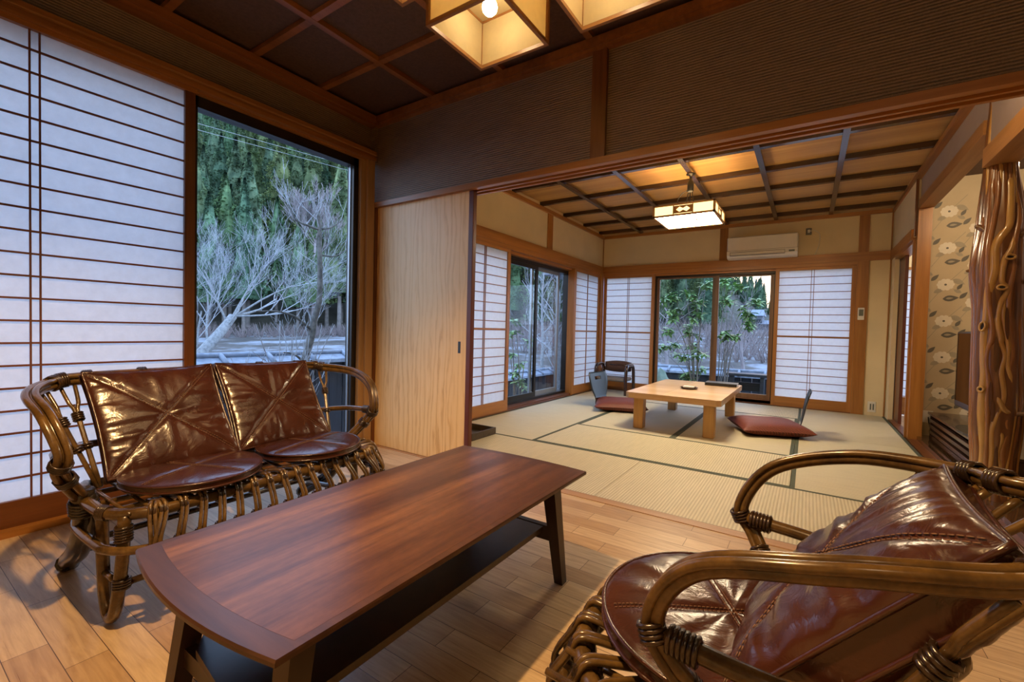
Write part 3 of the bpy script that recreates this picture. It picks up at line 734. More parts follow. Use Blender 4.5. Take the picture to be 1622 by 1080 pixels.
# leather cushions
def leather_cushion(name,label,kind,hs,th,M4,cat='cushion',seed=0,group=None,wr=.006,puff=1.0,sag=0):
    n=56 if kind=='square' else 30
    m=MB(); seams=[]
    def surf(uu,vv,side):
        if kind=='square':
            au,av=abs(uu),abs(vv)
            e=max(0,(1-au**4)*(1-av**4)); h=th*(.35+.65*puff*e**.55)
            pinch=1-.045*(1-au*au)*0-.05*(av**2)*(1-au**2)*0
            x=hs*uu*(1-.045*(1-vv*vv)*au**6); y=hs*vv*(1-.045*(1-uu*uu)*av**6)
            dd=au-av; s=max(0,min(1,.5+dd*4))
            wA=mnoise.noise((vv*6+seed,uu*1.0,seed*3.1))+.5*mnoise.noise((vv*13,uu*1.6+seed,2))
            wB=mnoise.noise((uu*6,vv*1.0+seed,7+seed))+.5*mnoise.noise((uu*13+seed,vv*1.6,5))
            wv=s*wA+(1-s)*wB; seam=min(abs(uu-vv),abs(uu+vv))/1.414
            env=e**.3*(1-math.exp(-(seam/.09)**2)*.8)
            h+=wr*wv*env-.007*math.exp(-(seam/.045)**2)*e**.3
        else:
            r_=math.hypot(uu,vv); a=math.atan2(vv,uu)
            e=max(0,1-r_**4); h=th*(.45+.55*e**.6); x,y=hs*uu,hs*vv
            wv=mnoise.noise((math.cos(a)*5+seed,math.sin(a)*5,r_*1.2))+.4*mnoise.noise((math.cos(a)*11,math.sin(a)*11+seed,r_*2))
            seam=min(abs(uu),abs(vv)); env=e**.25*min(1,r_*1.5)
            h+=wr*wv*env*(1-.8*math.exp(-(seam/.08)**2))-.005*math.exp(-(seam/.045)**2)*e**.3
        return Vector((x,y,h*side))
    if kind=='square':
        for side in (1,-1):
            vs=[]; F=[]
            for i in range(n+1):
                for j in range(n+1):
                    uu=math.sin((i/n-.5)*PI)*.35+(2*i/n-1)*.65; vv=math.sin((j/n-.5)*PI)*.35+(2*j/n-1)*.65
                    vs.append(surf(uu,vv,side))
            for i in range(n):
                for j in range(n):
                    f=(i*(n+1)+j,(i+1)*(n+1)+j,(i+1)*(n+1)+j+1,i*(n+1)+j+1); F.append(f if side>0 else f[::-1])
            m.add(vs,F,0,True)
        E_=[(t,-1) for t in range(-20,20)]
        loop=[surf(k/14,-1,1) for k in range(-14,14)]+[surf(1,k/14,1) for k in range(-14,14)]+[surf(-k/14,1,1) for k in range(-14,14)]+[surf(-1,-k/14,1) for k in range(-14,14)]
        low=[Vector((p.x,p.y,-p.z)) for p in loop]; L=len(loop)
        m.add(loop+low,[(i,L+i,L+(i+1)%L,(i+1)%L) for i in range(L)],0,True)
        m.tube(loop,.0045,6,0,closed=True); m.tube(low,.0045,6,0,closed=True)
        for sg in (1,-1):
            for off in (-.016,.016):
                seams.append([surf(k/30+off,sg*k/30-sg*off,1)+Vector((0,0,.0018)) for k in range(-28,29)])
    else:
        R_=24; A_=72
        for side in (1,-1):
            vs=[surf(1e-4,0,side)]; F=[]
            for i in range(1,R_+1):
                for k in range(A_):
                    a=2*PI*k/A_; q=(i/R_)**.8; vs.append(surf(q*math.cos(a),q*math.sin(a),side))
            for k in range(A_): F.append((0,1+k,1+(k+1)%A_) if side>0 else (0,1+(k+1)%A_,1+k))
            for i in range(R_-1):
                for k in range(A_):
                    a=1+i*A_+k; b=1+i*A_+(k+1)%A_; f=(a,a+A_,b+A_,b); F.append(f if side>0 else f[::-1])
            m.add(vs,F,0,True)
        loop=[surf(math.cos(2*PI*k/A_),math.sin(2*PI*k/A_),1) for k in range(A_)]; low=[Vector((p.x,p.y,-p.z)) for p in loop]
        m.add(loop+low,[(i,A_+i,A_+(i+1)%A_,(i+1)%A_) for i in range(A_)],0,True)
        m.tube(loop,.004,6,0,closed=True); m.tube(low,.004,6,0,closed=True)
        for off in (-.022,.022):
            seams.append([surf(k/30,off,1)+Vector((0,0,.0016)) for k in range(-28,29)])
            seams.append([surf(off,k/30,1)+Vector((0,0,.0016)) for k in range(-28,29)])
    e=thing(name,label,cat,(0,0,0),group=group); e.matrix_world=M4
    m.build('cushion_cover',leather,e,world=False)
    s=MB()
    for ln in seams:
        for k in range(0,len(ln)-1): 
            a,b=ln[k],ln[k+1]
            s.tube([a,a.lerp(b,.7)],.0011,4,0)
    s.build('stitching',stitchM,e,world=False)
    return e
def frame(o,xa,za):
    za=Vector(za).normalized(); xa=Vector(xa); xa=(xa-za*xa.dot(za)).normalized(); ya=za.cross(xa)
    M4=Matrix((xa,ya,za)).transposed().to_4x4(); M4.translation=Vector(o); return M4
# sofa back cushions
def back_frame(b,t,y,th,roll=0):
    b=Vector((b[0],y,b[1])); t=Vector((t[0],y,t[1])); upv=(t-b).normalized(); nrm=Vector((0,-1,0)).cross(upv)
    if nrm.x<0: nrm=-nrm
    ctr=(b+t)/2+nrm*th; return frame(ctr,Vector((0,1,0))*math.cos(roll)+upv*math.sin(roll),nrm)
leather_cushion('back_cushion','square brown leather back cushion with crossed stitching, sofa end nearer the camera','square',.197,.030,back_frame((.985,.385),(.775,.685),-1.638,.012,.03),seed=1.3,wr=.007)
leather_cushion('back_cushion','square brown leather back cushion on the sofa in front of the garden window','square',.197,.030,back_frame((.985,.385),(.775,.69),-1.237,.012,-.02),seed=4.7,wr=.006)
leather_cushion('seat_cushion','round brown leather seat cushion on the sofa end nearer the camera','round',.197,.021,frame((1.105,-1.625,.383),(.9,.42,0),(0,0,1)),seed=2.2,wr=.004)
leather_cushion('seat_cushion','round brown leather seat cushion on the sofa end beside the pine door','round',.197,.021,frame((1.105,-1.205,.383),(.95,.3,0),(0,0,1)),seed=8.2,wr=.004)
Mch=Matrix.Translation((3.057,-1.467,0))@Matrix.Rotation(RZ,4,'Z')
leather_cushion('seat_cushion','round brown leather seat cushion on the rattan armchair','round',.220,.024,Mch@frame((.325,-.005,.386),(.8,.55,0),(0,0,1)),seed=5.5,wr=.006)
leather_cushion('back_cushion','plump square brown leather cushion leaning in the rattan armchair','square',.197,.062,Mch@frame((.155,.01,.522),(0,1,.06),(.76,0,.65)),seed=9.1,wr=.008)

# ------------------------------------------------------------------ coffee table
ct=thing('coffee_table','long dark walnut coffee table with curved ends in front of the sofa','table',(1.925,-1.40,0))
x0,x1,y0,y1,zt=1.648,2.200,-1.945,-.853,.40
def bow(x,amp): q=(x-(x0+x1)/2)/((x1-x0)/2); return amp*(1-q*q)
def top_poly(ya,yb,amp0,amp1,xa,xb,n=14):
    P=[(xa+(xb-xa)*k/n, ya-bow(xa+(xb-xa)*k/n,amp0)) for k in range(n+1)]
    P+=[(xb-(xb-xa)*k/n, yb+bow(xb-(xb-xa)*k/n,amp1)) for k in range(n+1)]
    return P
m=MB(); m.prism(top_poly(y0+.044,y1-.03,.030,.02,x0+.018,x1-.018),zt-.008,zt+.0002); m.build('top_panel',tableM,ct)
m=MB(); P=top_poly(y0,y1,.033,.02,x0,x1); Q=top_poly(y0+.03,y1-.03,.03,.02,x0+.04,x1-.04); n=len(P)
zs=[(P,zt-.004),(P,zt-.011),(Q,zt-.026)]
inner=top_poly(y0+.044,y1-.03,.030,.02,x0+.018,x1-.018)
P2=[(p[0]+(q[0]-p[0])*.06,p[1]+(q[1]-p[1])*.06) for p,q in zip(P,inner)]
layers=[(inner,zt),(P2,zt),(P,zt-.004),(P,zt-.011),(Q,zt-.026)]
vs=[(x,y,z) for pl,z in layers for x,y in pl]; F_=[]
for l in range(len(layers)-1):
    for i in range(n): j=(i+1)%n; F_.append((l*n+i,l*n+j,(l+1)*n+j,(l+1)*n+i)[::-1])
F_.append(tuple(range(4*n,5*n))[::-1]); m.add(vs,F_); m.build('top_border',tableB,ct)
def tleg(xa,ya,xb,yb):
    m=MB(); a,b=.024,.016
    vs=[(xb-b,yb-b,0),(xb+b,yb-b,0),(xb+b,yb+b,0),(xb-b,yb+b,0),(xa-a,ya-a,zt-.024),(xa+a,ya-a,zt-.024),(xa+a,ya+a,zt-.024),(xa-a,ya+a,zt-.024)]
    return m.add(vs,[(0,3,2,1),(4,5,6,7),(0,1,5,4),(1,2,6,5),(2,3,7,6),(3,0,4,7)])
for sx in (-1,1):
    for sy in (-1,1):
        cx,cyy=1.925,-1.40
        tleg(cx+sx*.185,cyy+sy*.455,cx+sx*.205,cyy+sy*.51).build('leg',tableD,ct)
m=MB(); 
poly=[(1.76,-1.86),(1.80,-1.89),(1.925,-1.905),(2.05,-1.89),(2.09,-1.86),(2.09,-.955),(1.76,-.955)]
m.prism(poly,.195,.213); m.build('shelf',tableD,ct)
for a in [(1.742,2.108,-.930,-.908,.155,.205),(1.742,2.108,-1.892,-1.87,.155,.195),(1.742,1.758,-1.87,-.93,.345,.376),(2.092,2.108,-1.87,-.93,.345,.376)]: MB().box(*a).build('rail',tableD,ct)

# ------------------------------------------------------------------ low table and floor seating
lt=thing('low_table','low square pine table on the tatami with clipped corners','table',(1.84,2.45,0))
X0,X1,Y0,Y1=1.432,2.248,1.735,3.19; c_=.035
pts=[(X0+c_,Y0),(X1-c_,Y0),(X1,Y0+c_),(X1,Y1-c_),(X1-c_,Y1),(X0+c_,Y1),(X0,Y1-c_),(X0,Y0+c_)]
m=MB(); m.prism(pts,.283,.335); m.build('tabletop',pineT,lt)
m=MB(); m.box(1.775,1.777,Y0-.0015,Y1,.284,.3355); m.build('joint_line',pineL,lt)
for lx in (1.545,2.15):
    for ly in (1.83,3.06): MB().bbox(lx-.045,lx+.045,ly-.045,ly+.045,0,.283,.006).build('leg',pineL,lt)
a=thing('ashtray','small dark dish with a white packet in the middle of the low table','dish',(1.855,2.40,.335))
MB().lathe([(.05,0),(.075,.004),(.088,.018),(.082,.018),(.07,.008),(.001,.007)],8,mi=0,sm=False).build('dish',lacquer,a,world=False)
MB().bbox(-.05,.05,-.035,.035,.014,.027,.002).build('packet',whiteP,a,world=False)
bxx=thing('black_box','long flat black box on the far edge of the low table','box',(2.07,2.98,.335),.03)
MB().bbox(-.155,.155,-.10,.10,0,.022,.003).build('box_body',black,bxx,world=False)
MB().bbox(-.157,.157,-.102,.102,.022,.032,.003).build('lid',lacquerG,bxx,world=False)

def zabuton(label,loc,rz,h=.29):
    t=thing('floor_cushion',label,'floor cushion',loc,rz,'russet floor cushions')
    n=28; m=MB()
    for side in (1,-1):
        vs=[];F=[]
        for i in range(n+1):
            for j in range(n+1):
                uu,vv=2*i/n-1,2*j/n-1; e=max(0,(1-uu**4)*(1-vv**4)); k=1-.06*((1-vv*vv)*abs(uu)**3); k2=1-.06*((1-uu*uu)*abs(vv)**3)
                z=.058+side*(.058*e**.5)+.004*mnoise.noise((uu*2.5,vv*2.5,side))*e
                vs.append((h*uu*k,h*vv*k2,max(.002,z)))
        for i in range(n):
            for j in range(n):
                f=(i*(n+1)+j,(i+1)*(n+1)+j,(i+1)*(n+1)+j+1,i*(n+1)+j+1); F.append(f if side>0 else f[::-1])
        m.add(vs,F,0,True)
    m.build('cover',brocade,t,world=False)
    return t
zabuton('russet brocade floor cushion left of the low table',(1.06,2.66,.001),.38)
zabuton('russet brocade floor cushion right of the low table',(2.555,2.43,.001),.38)
def legless(label,loc,rz):
    # one bent plywood sheet: short seat tongue and curved back, with a hand hole
    t=thing('legless_chair',label,'legless chair',loc,rz,'legless bentwood chairs')
    prof=cr([(-.30,.006),(-.14,.007),(.02,.010),(.075,.035),(.105,.10),(.128,.20),(.150,.31),(.175,.40)],5) if False else cr([(-.30,0,.006),(-.14,0,.007),(.02,0,.010),(.075,0,.035),(.105,0,.10),(.128,0,.20),(.150,0,.31),(.175,0,.40)],5)
    n=len(prof); W=12; th=.007
    def width(i):
        s=i/(n-1); z=prof[i].z
        return .20-.075*math.exp(-((z-.10)/.07)**2)-(.03*max(0,(z-.34)/.06)**2)-.02*max(0,1-abs(z-.2)/.1)
    def sheet(lo,hi):
        vs=[];F=[];ii=list(range(lo,hi))
        for i in ii:
            p=prof[i]; tg=(prof[min(i+1,n-1)]-prof[max(i-1,0)]).normalized(); nr=Vector((-tg.z,0,tg.x))
            for side in (1,-1):
                for k in range(W+1):
                    y=width(i)*(2*k/W-1); vs.append(p+nr*th*side*.5+Vector((0,y,0))+nr*(.012*(y/.2)**2))
        S=2*(W+1); hole=lambda i,k:(.30<prof[ii[i]].z<.335 and 4<=k<8)
        for i in range(len(ii)-1):
            for k in range(W):
                if hole(i,k): continue
                a=i*S+k; F.append((a,a+1,a+S+1,a+S)); b=i*S+W+1+k; F.append((b,b+S,b+S+1,b+1))
            F.append((i*S,(i+1)*S,(i+1)*S+W+1,i*S+W+1)); F.append((i*S+W,i*S+2*W+1,(i+1)*S+2*W+1,(i+1)*S+W))
        F.append(tuple(range(W+1))+tuple(range(2*W+1,W,-1))); e=(len(ii)-1)*S
        F.append(tuple(e+k for k in range(W,-1,-1))+tuple(e+W+1+k for k in range(W+1)))
        return MB().add(vs,F,0,True)
    cut=next(i for i in range(n) if prof[i].z>.10)
    sheet(0,cut+1).build('seat',lacquer,t,world=False)
    sheet(cut,n).build('backrest',lacquerG,t,world=False)
    return t
legless('dark legless chair with a grey curved back behind the left floor cushion',(.90,2.70,.002),PI-.15)
legless('dark legless chair seen edge on behind the right floor cushion',(2.70,2.50,.002),.02)

la=thing('low_armchair','low dark bentwood armchair with grey seat in the far corner','armchair',(.52,3.90,0))
def lb(m,pts,w=.028,t=.014):
    pts=[Vector(p) for p in pts]
    m.tube(pts,.017,8)
for s in (-1,1):
    m=MB(); yf,yb=3.72,4.06; x=.52+s*.225
    m.tube(cr([(x+s*.005,yf,0),(x,yf+.005,.20),(x,yf+.02,.35),(x,yf+.06,.40),(x,yf+.16,.415),(x,yb-.06,.40),(x,yb-.01,.30),(x,yb+.01,0)],5),.024,8)
    m.build('arm_frame',lacquer,la)
MB().bbox(.315,.725,3.73,4.05,.185,.235,.015).build('seat',greyfab,la)
m=MB(); n=10
vs=[];F=[]
for i in range(n+1):
    xx=.325+.39*i/n; q=(2*i/n-1); yy=4.065-.03*q*q; zz=.02*q*q
    vs+= [(xx,yy-.02,.295+zz),(xx,yy-.005,.46-zz),(xx,yy+.02,.46-zz),(xx,yy+.005,.295+zz)]
for i in range(n):
    for k in range(4): F.append((i*4+k,i*4+(k+1)%4,(i+1)*4+(k+1)%4,(i+1)*4+k)[::-1])
F+=[(0,1,2,3),(n*4+3,n*4+2,n*4+1,n*4)]
m.add(vs,F,0,True); m.build('backrest',brownfab,la)
for yy,zz in ((3.745,.20),(4.05,.40)): MB().tube([(.31,yy,zz),(.73,yy,zz)],.011,6).build('rail',lacquer,la)

tr=thing('wooden_tray','dark low wooden tray on the tatami behind the sliding door','tray',(.50,.60,0))
m=MB(); m.box(.33,.665,.44,.76,.0015,.012); m.box(.33,.665,.44,.452,.012,.058); m.box(.33,.665,.748,.76,.012,.058); m.box(.33,.342,.452,.748,.012,.058); m.box(.653,.665,.452,.748,.012,.058)
m.build('tray_body',wood('tray_wood',(.040,.028,.018),(.085,.06,.038),'x',.5),tr)

# ------------------------------------------------------------------ fittings
ac=thing('air_conditioner','white split air conditioner on the back wall above the window','air conditioner',(2.30,4.15,1.86))
MB().bbox(1.918,2.690,4.055,4.244,1.90,2.135,.012).build('casing',whiteP,ac)
m=MB(); vs=[]
prof=[(4.052,1.955),(4.056,1.905),(4.085,1.872),(4.15,1.862),(4.244,1.862),(4.244,1.9),(4.06,1.955)]
vs=[(1.918,y,z) for y,z in prof]+[(2.690,y,z) for y,z in prof]; k=len(prof)
m.add(vs,[tuple(range(k)),tuple(range(2*k-1,k-1,-1))]+[(i,k+i,k+(i+1)%k,(i+1)%k) for i in range(k)]); m.build('lower_cover',whiteP,ac)
m=MB(); m.box(1.955,2.56,4.046,4.058,1.892,1.896); m.box(1.955,2.56,4.046,4.058,1.935,1.938); m.box(1.955,1.958,4.046,4.058,1.896,1.936); m.box(2.557,2.56,4.046,4.058,1.896,1.936); m.box(1.918,2.69,4.0535,4.056,1.955,1.958); m.build('louver_gap',plain('shadow_gap',(.05,.05,.045),.6),ac)
MB().box(2.60,2.66,4.049,4.056,1.91,1.93).build('display',greyP,ac)
so=thing('wall_socket','dark wall socket with a pale cord beside the air conditioner','socket',(2.79,4.24,2.17))
MB().bbox(2.762,2.822,4.235,4.256,2.125,2.205,.004).build('plate',plain('socket_plate',(.10,.09,.075),.4),so)
MB().bbox(2.780,2.806,4.225,4.236,2.145,2.185,.003).build('plug',whiteP,so)
MB().tube(cr([(2.80,4.23,2.165),(2.85,4.238,2.17),(2.905,4.243,2.12),(2.90,4.243,2.0),(2.87,4.243,1.90),(2.86,4.243,1.872)],6),.004,6).build('cord',whiteP,so)
rc=thing('wall_remote','white air conditioner remote hanging on the brown post','remote control',(3.33,4.225,1.10))
MB().bbox(3.300,3.360,4.214,4.234,1.095,1.235,.004).build('body',whiteP,rc)
MB().box(3.309,3.351,4.2125,4.2145,1.14,1.215).build('display',greyP,rc)
ou=thing('wall_outlet','pale double outlet low on the plaster beside the doorway','outlet',(3.46,4.25,.05))
MB().bbox(3.43,3.505,4.243,4.253,.04,.16,.003).build('plate',whiteP,ou)
MB().box(3.45,3.463,4.241,4.244,.065,.135).box(3.475,3.488,4.241,4.244,.065,.135).build('socket_slots',greyP,ou)

# tv and stand
ts=thing('television_stand','low dark slatted television stand on the alcove platform','television stand',(3.94,2.1,.035))
MB().bbox(3.735,4.15,1.25,3.02,.232,.252,.003).build('stand_top',standM,ts)
MB().box(3.75,4.14,2.985,3.01,.035,.232).build('side_panel',standM,ts); MB().box(3.75,4.14,1.26,1.285,.035,.232).build('side_panel',standM,ts)
MB().box(3.76,4.14,1.285,2.985,.035,.050).build('bottom_panel',standM,ts)
MB().box(4.12,4.14,1.285,2.985,.05,.232).build('back_panel',standM,ts)
for z in (.085,.135,.185): MB().bbox(3.742,3.772,1.285,2.985,z-.014,z+.014,.003).build('slat',standM,ts)
tv=thing('television','flat black television on the low stand, seen obliquely beside the trunk post','television',(3.83,2.0,.252))
MB().bbox(3.795,3.835,1.50,2.50,.385,.955,.006).build('casing',black,tv)
MB().box(3.7935,3.7965,1.515,2.485,.43,.94).build('screen',screenM,tv)
m=MB(); m.prism([(3.83+.11*math.cos(2*PI*k/20),2.0+.30*math.sin(2*PI*k/20)) for k in range(20)],.2525,.266); m.box(3.812,3.842,1.93,2.07,.26,.40); m.build('foot',black,tv)
ao=thing('wall_outlet','pale outlet with a plugged cord on the floral wallpaper above the platform','outlet',(3.745,3.055,.15))
MB().bbox(3.706,3.776,3.052,3.0588,.15,.255,.002).build('plate',whiteP,ao)
MB().tube(cr([(3.745,3.05,.20),(3.75,3.035,.15),(3.78,3.035,.075),(3.86,3.035,.045),(3.92,3.035,.045)],6),.004,6).build('cord',black,ao)
sh=thing('wall_shelf','dark little shelf right of the trunk post','shelf',(3.98,.95,.45))
MB().bbox(3.86,4.20,.80,1.30,.435,.475,.003).build('shelf_board',black,sh)
MB().box(3.93,4.18,.84,1.26,.036,.435).build('cabinet_body',beam,sh)
wb=thing('white_box','small white box standing on the dark shelf right of the trunk post','box',(3.97,1.14,.476))
MB().bbox(3.885,4.06,1.02,1.27,.4765,.60,.012).build('box_body',whiteP,wb)
MB().bbox(3.89,4.055,1.025,1.265,.60,.606,.003).build('lid',whiteP,wb)

# ------------------------------------------------------------------ lamps
warm=(1.0,.70,.34)
tl=thing('pendant_lamp','glowing square paper lantern hanging over the low table','pendant lamp',(1.89,1.98,1.90))
lx0,lx1,ly0,ly1,lz0,lz1=1.632,2.150,1.735,2.250,1.91,2.012
shadeM=emis('lantern_paper',(1.0,.74,.34),2.0)
lampW=wood('lantern_frame',(.36,.19,.065),(.52,.30,.11),'x',.45)
m=MB(); m.box(lx0+.02,lx1-.02,ly0+.02,ly1-.02,lz0+.004,lz0+.008); m.build('bottom_shade',emis('lantern_bottom',(1.0,.80,.52),78.0),tl); MB().box(lx0+.03,lx1-.03,ly0+.03,ly1-.03,lz1-.03,lz1-.026).build('top_glow',emis('lantern_top',(1.0,.74,.38),9.0),tl)  # glowing top panel is added, standing for light out of the open top
m=MB()
for a in [(lx0+.012,lx1-.012,ly0+.008,ly0+.012,lz0+.01,lz1-.006),(lx0+.012,lx1-.012,ly1-.012,ly1-.008,lz0+.01,lz1-.006),(lx0+.008,lx0+.012,ly0+.012,ly1-.012,lz0+.01,lz1-.006),(lx1-.012,lx1-.008,ly0+.012,ly1-.012,lz0+.01,lz1-.006)]: m.box(*a)
m.build('side_shade',shadeM,tl)
m=MB(); b=.018
for z0,z1 in ((lz0,lz0+.014),(lz1-.012,lz1)):
    m.box(lx0,lx1,ly0,ly0+b,z0,z1); m.box(lx0,lx1,ly1-b,ly1,z0,z1); m.box(lx0,lx0+b,ly0+b,ly1-b,z0,z1); m.box(lx1-b,lx1,ly0+b,ly1-b,z0,z1)
for x in (lx0,lx1-b):
    for y in (ly0,ly1-b): m.box(x,x+b,y,y+b,lz0,lz1)
for q in (.345,.655):
    xx=lx0+(lx1-lx0)*q; m.box(xx-.004,xx+.004,ly0+.001,ly0+.010,lz0,lz1); m.box(xx-.004,xx+.004,ly1-.010,ly1-.001,lz0,lz1)
    yy=ly0+(ly1-ly0)*q; m.box(lx0+.001,lx0+.010,yy-.004,yy+.004,lz0,lz1); m.box(lx1-.010,lx1-.001,yy-.004,yy+.004,lz0,lz1)
m.build('frame',lampW,tl)
# fretwork with two overlapping diamonds, on the four sides
def fret(m,place):
    w2,h2=.078,.033; z=(lz0+lz1)/2+.002
    def pp(s,zz): return place(s,z+zz)
    hexo=[(-.058,0),(-.030,.022),(0,.007),(.030,.022),(.058,0),(.030,-.022),(0,-.007),(-.030,-.022)]
    rect=[(-w2,0),(-w2,h2),(0,h2),(w2,h2),(w2,0),(w2,-h2),(0,-h2),(-w2,-h2)]
    hx=[(-.058,0),(-.030,.022),(0,.007),(.030,.022),(.058,0),(.030,-.022),(0,-.007),(-.030,-.022)]
    n=8; vs=[pp(*p) for p in rect]+[pp(*p) for p in hx]
    m.add(vs,[(i,(i+1)%n,n+(i+1)%n,n+i) for i in range(n)])
cxm,cym=(lx0+lx1)/2,(ly0+ly1)/2
for pl_ in (lambda s,z:(cxm+s,ly0+.0065,z),lambda s,z:(cxm+s,ly1-.0065,z),lambda s,z:(lx0+.0065,cym+s,z),lambda s,z:(lx1-.0065,cym+s,z)):
    m=MB(); fret(m,pl_); m.build('fretwork',lampW,tl)

m=MB()
for a,b_ in (((-.07,-.05),(.07,-.05)),((.07,-.05),(.07,.05)),((.07,.05),(-.07,.05)),((-.07,.05),(-.07,-.05))): 
    m.box(cxm+min(a[0],b_[0])-.005,cxm+max(a[0],b_[0])+.005,cym+min(a[1],b_[1])-.005,cym+max(a[1],b_[1])+.005,lz0-.001,lz0+.0038)
m.build('bottom_mark',lampW,tl)
m=MB()
for sx in (-.05,0,.05): m.tube(cr([(cxm+sx*2.2,cym,lz1-.004),(cxm+sx*.8,cym,2.06),(cxm+sx*.3,cym,2.18)],5),.004,6)
m.tube(cr([(cxm-.06,cym,2.05),(cxm-.11,cym,2.10),(cxm-.07,cym,2.17),(cxm,cym,2.2)],6),.004,6)
m.lathe([(.018,0),(.028,.01),(.028,.09),(.014,.11),(.012,.155),(.04,.158),(.04,.168)],12,(cxm,cym,2.17)); m.build('hanger',black,tl)

cl=thing('ceiling_light','four wooden framed paper box shades on one fixture at the living room ceiling','ceiling light',(1.94,-1.035,2.10))
bulbM=emis('bulb_glow',(1.0,.78,.46),64.0)
cream=lampPaper
frameL=wood('shade_frame',(.20,.085,.025),(.34,.15,.045),'x',.4)
s_=.365; zb,ztp=2.10,2.32
for ox,oy in ((1.5,-.975),(2.012,-.975),(1.5,-1.463),(2.012,-1.463)):
    m=MB(); f=.015
    for z0,z1 in ((zb,zb+f),(ztp-f,ztp)):
        m.box(ox,ox+s_,oy,oy+f,z0,z1); m.box(ox,ox+s_,oy+s_-f,oy+s_,z0,z1); m.box(ox,ox+f,oy+f,oy+s_-f,z0,z1); m.box(ox+s_-f,ox+s_,oy+f,oy+s_-f,z0,z1)
    for x in (ox,ox+s_-f):
        for y in (oy,oy+s_-f): m.box(x,x+f,y,y+f,zb+f,ztp-f)
    fr=m.build('shade_frame',frameL,cl)
    m=MB(); g=.012
    m.box(ox+g,ox+s_-g,oy+g-.001,oy+g,zb+.004,ztp-.004); m.box(ox+g,ox+s_-g,oy+s_-g,oy+s_-g+.001,zb+.004,ztp-.004)
    m.box(ox+g-.001,ox+g,oy+g,oy+s_-g,zb+.004,ztp-.004); m.box(ox+s_-g,ox+s_-g+.001,oy+g,oy+s_-g,zb+.004,ztp-.004)
    m.box(ox+g,ox+s_-g,oy+g,oy+s_-g,ztp-.006,ztp-.004)
    m.build('paper_shade',cream,fr)
    bm=MB(); c=(ox+s_/2,oy+s_/2,zb+.085); bm.lathe([(.002,0),(.018,.004),(.029,.017),(.032,.032),(.027,.05),(.016,.066),(.013,.075)],16,c); bm.build('bulb',bulbM,fr)
    MB().lathe([(.015,0),(.018,.005),(.018,.05),(.03,.055),(.03,.135)],12,(c[0],c[1],c[2]+.072)).build('bulb_socket',whiteP,fr)
m=MB(); m.box(1.46,2.42,-.80,-.775,ztp,ztp+.03); m.box(1.46,2.42,-1.29,-1.265,ztp,ztp+.03); m.box(1.68,1.705,-1.5,-.58,ztp+.03,2.40); m.box(2.18,2.205,-1.5,-.58,ztp+.03,2.40); m.build('crossbar',frameL,cl)

# alcove downlight (recessed lamp above the tree post)
def lamp(name,kind,loc,energy,color,**kw):
    l=bpy.data.lights.new(name,kind); l.energy=energy; l.color=color
    for k,v in kw.items(): setattr(l,k,v)
    o=bpy.data.objects.new(name,l); C.objects.link(o); o.location=loc; return o
lamp('alcove_lamp','POINT',(4.05,1.95,2.10),30,(1,.74,.44),shadow_soft_size=.05)
lamp('lintel_fill','POINT',(3.05,.35,2.2),16,(1,.74,.42),shadow_soft_size=.06)  # fill light added out of sight behind the lintel to brighten the trunk post
lamp('corridor_lamp','POINT',(4.5,3.8,2.0),40,(1,.85,.65),shadow_soft_size=.08)
lamp('ceiling_lamp','SPOT',(1.96,-1.97,2.27),215,(1,.60,.25),shadow_soft_size=.03,spot_size=math.radians(128),spot_blend=.45)
lamp('rear_fill','POINT',(3.4,-2.9,2.2),11,(1,.72,.42),shadow_soft_size=.15)  # added warm fill behind the camera, no fixture of its own

# ------------------------------------------------------------------ exterior
def terrain(x,y):
    base=-.55+max(0,y-8)*.034+max(0,-x-12)*.010
    s=-x*.80+y*.45-38
    if s<=0: return base,0
    cap=1.6+.92*max(0,-x-7); h=.76*s
    h=cap*(1-math.exp(-h/cap))*1.05+.8*mnoise.noise((x*.06,y*.06,0))*min(1,s/10)
    return base+h,s
def ground_mesh():
    gm,hm=MB(),MB(); st=4; xs=range(-132,48,st); ys=range(-28,216,st)
    for x in xs:
        for y in ys:
            q=[(x,y),(x+st,y),(x+st,y+st),(x,y+st)]; P=[]; sm=0
            for a,b in q:
                z,s=terrain(a,b); P.append((a,b,z)); sm=max(sm,s)
            (hm if sm>0 else gm).add(P,[(0,1,2,3)],0,True)
    return gm,hm
gm,hm=ground_mesh()
def field_mat():
    m,nt,b=newmat('frosty_field'); v=coords(nt); f=noise_tex(nt,v,.35,6,.65); f2=noise_tex(nt,coords(nt,(1,1,1)),2.2,5,.7)
    c=ramp(nt,f,[(.34,(.060,.052,.045)),(.50,(.12,.105,.09)),(.57,(.26,.28,.31)),(.78,(.40,.43,.47))])
    c=mixc(nt,c,ramp(nt,f2,[(.35,(.55,.5,.48)),(.6,(1,1,1))]),.8,'MULTIPLY')
    nt.links.new(c,b.inputs['Base Color']); b.inputs['Roughness'].default_value=.9; return m
struct('ground',gm,field_mat())
hillM=plain('hillside_floor',(.075,.072,.052),.95,.5,.6)
struct('hillside',hm,hillM)

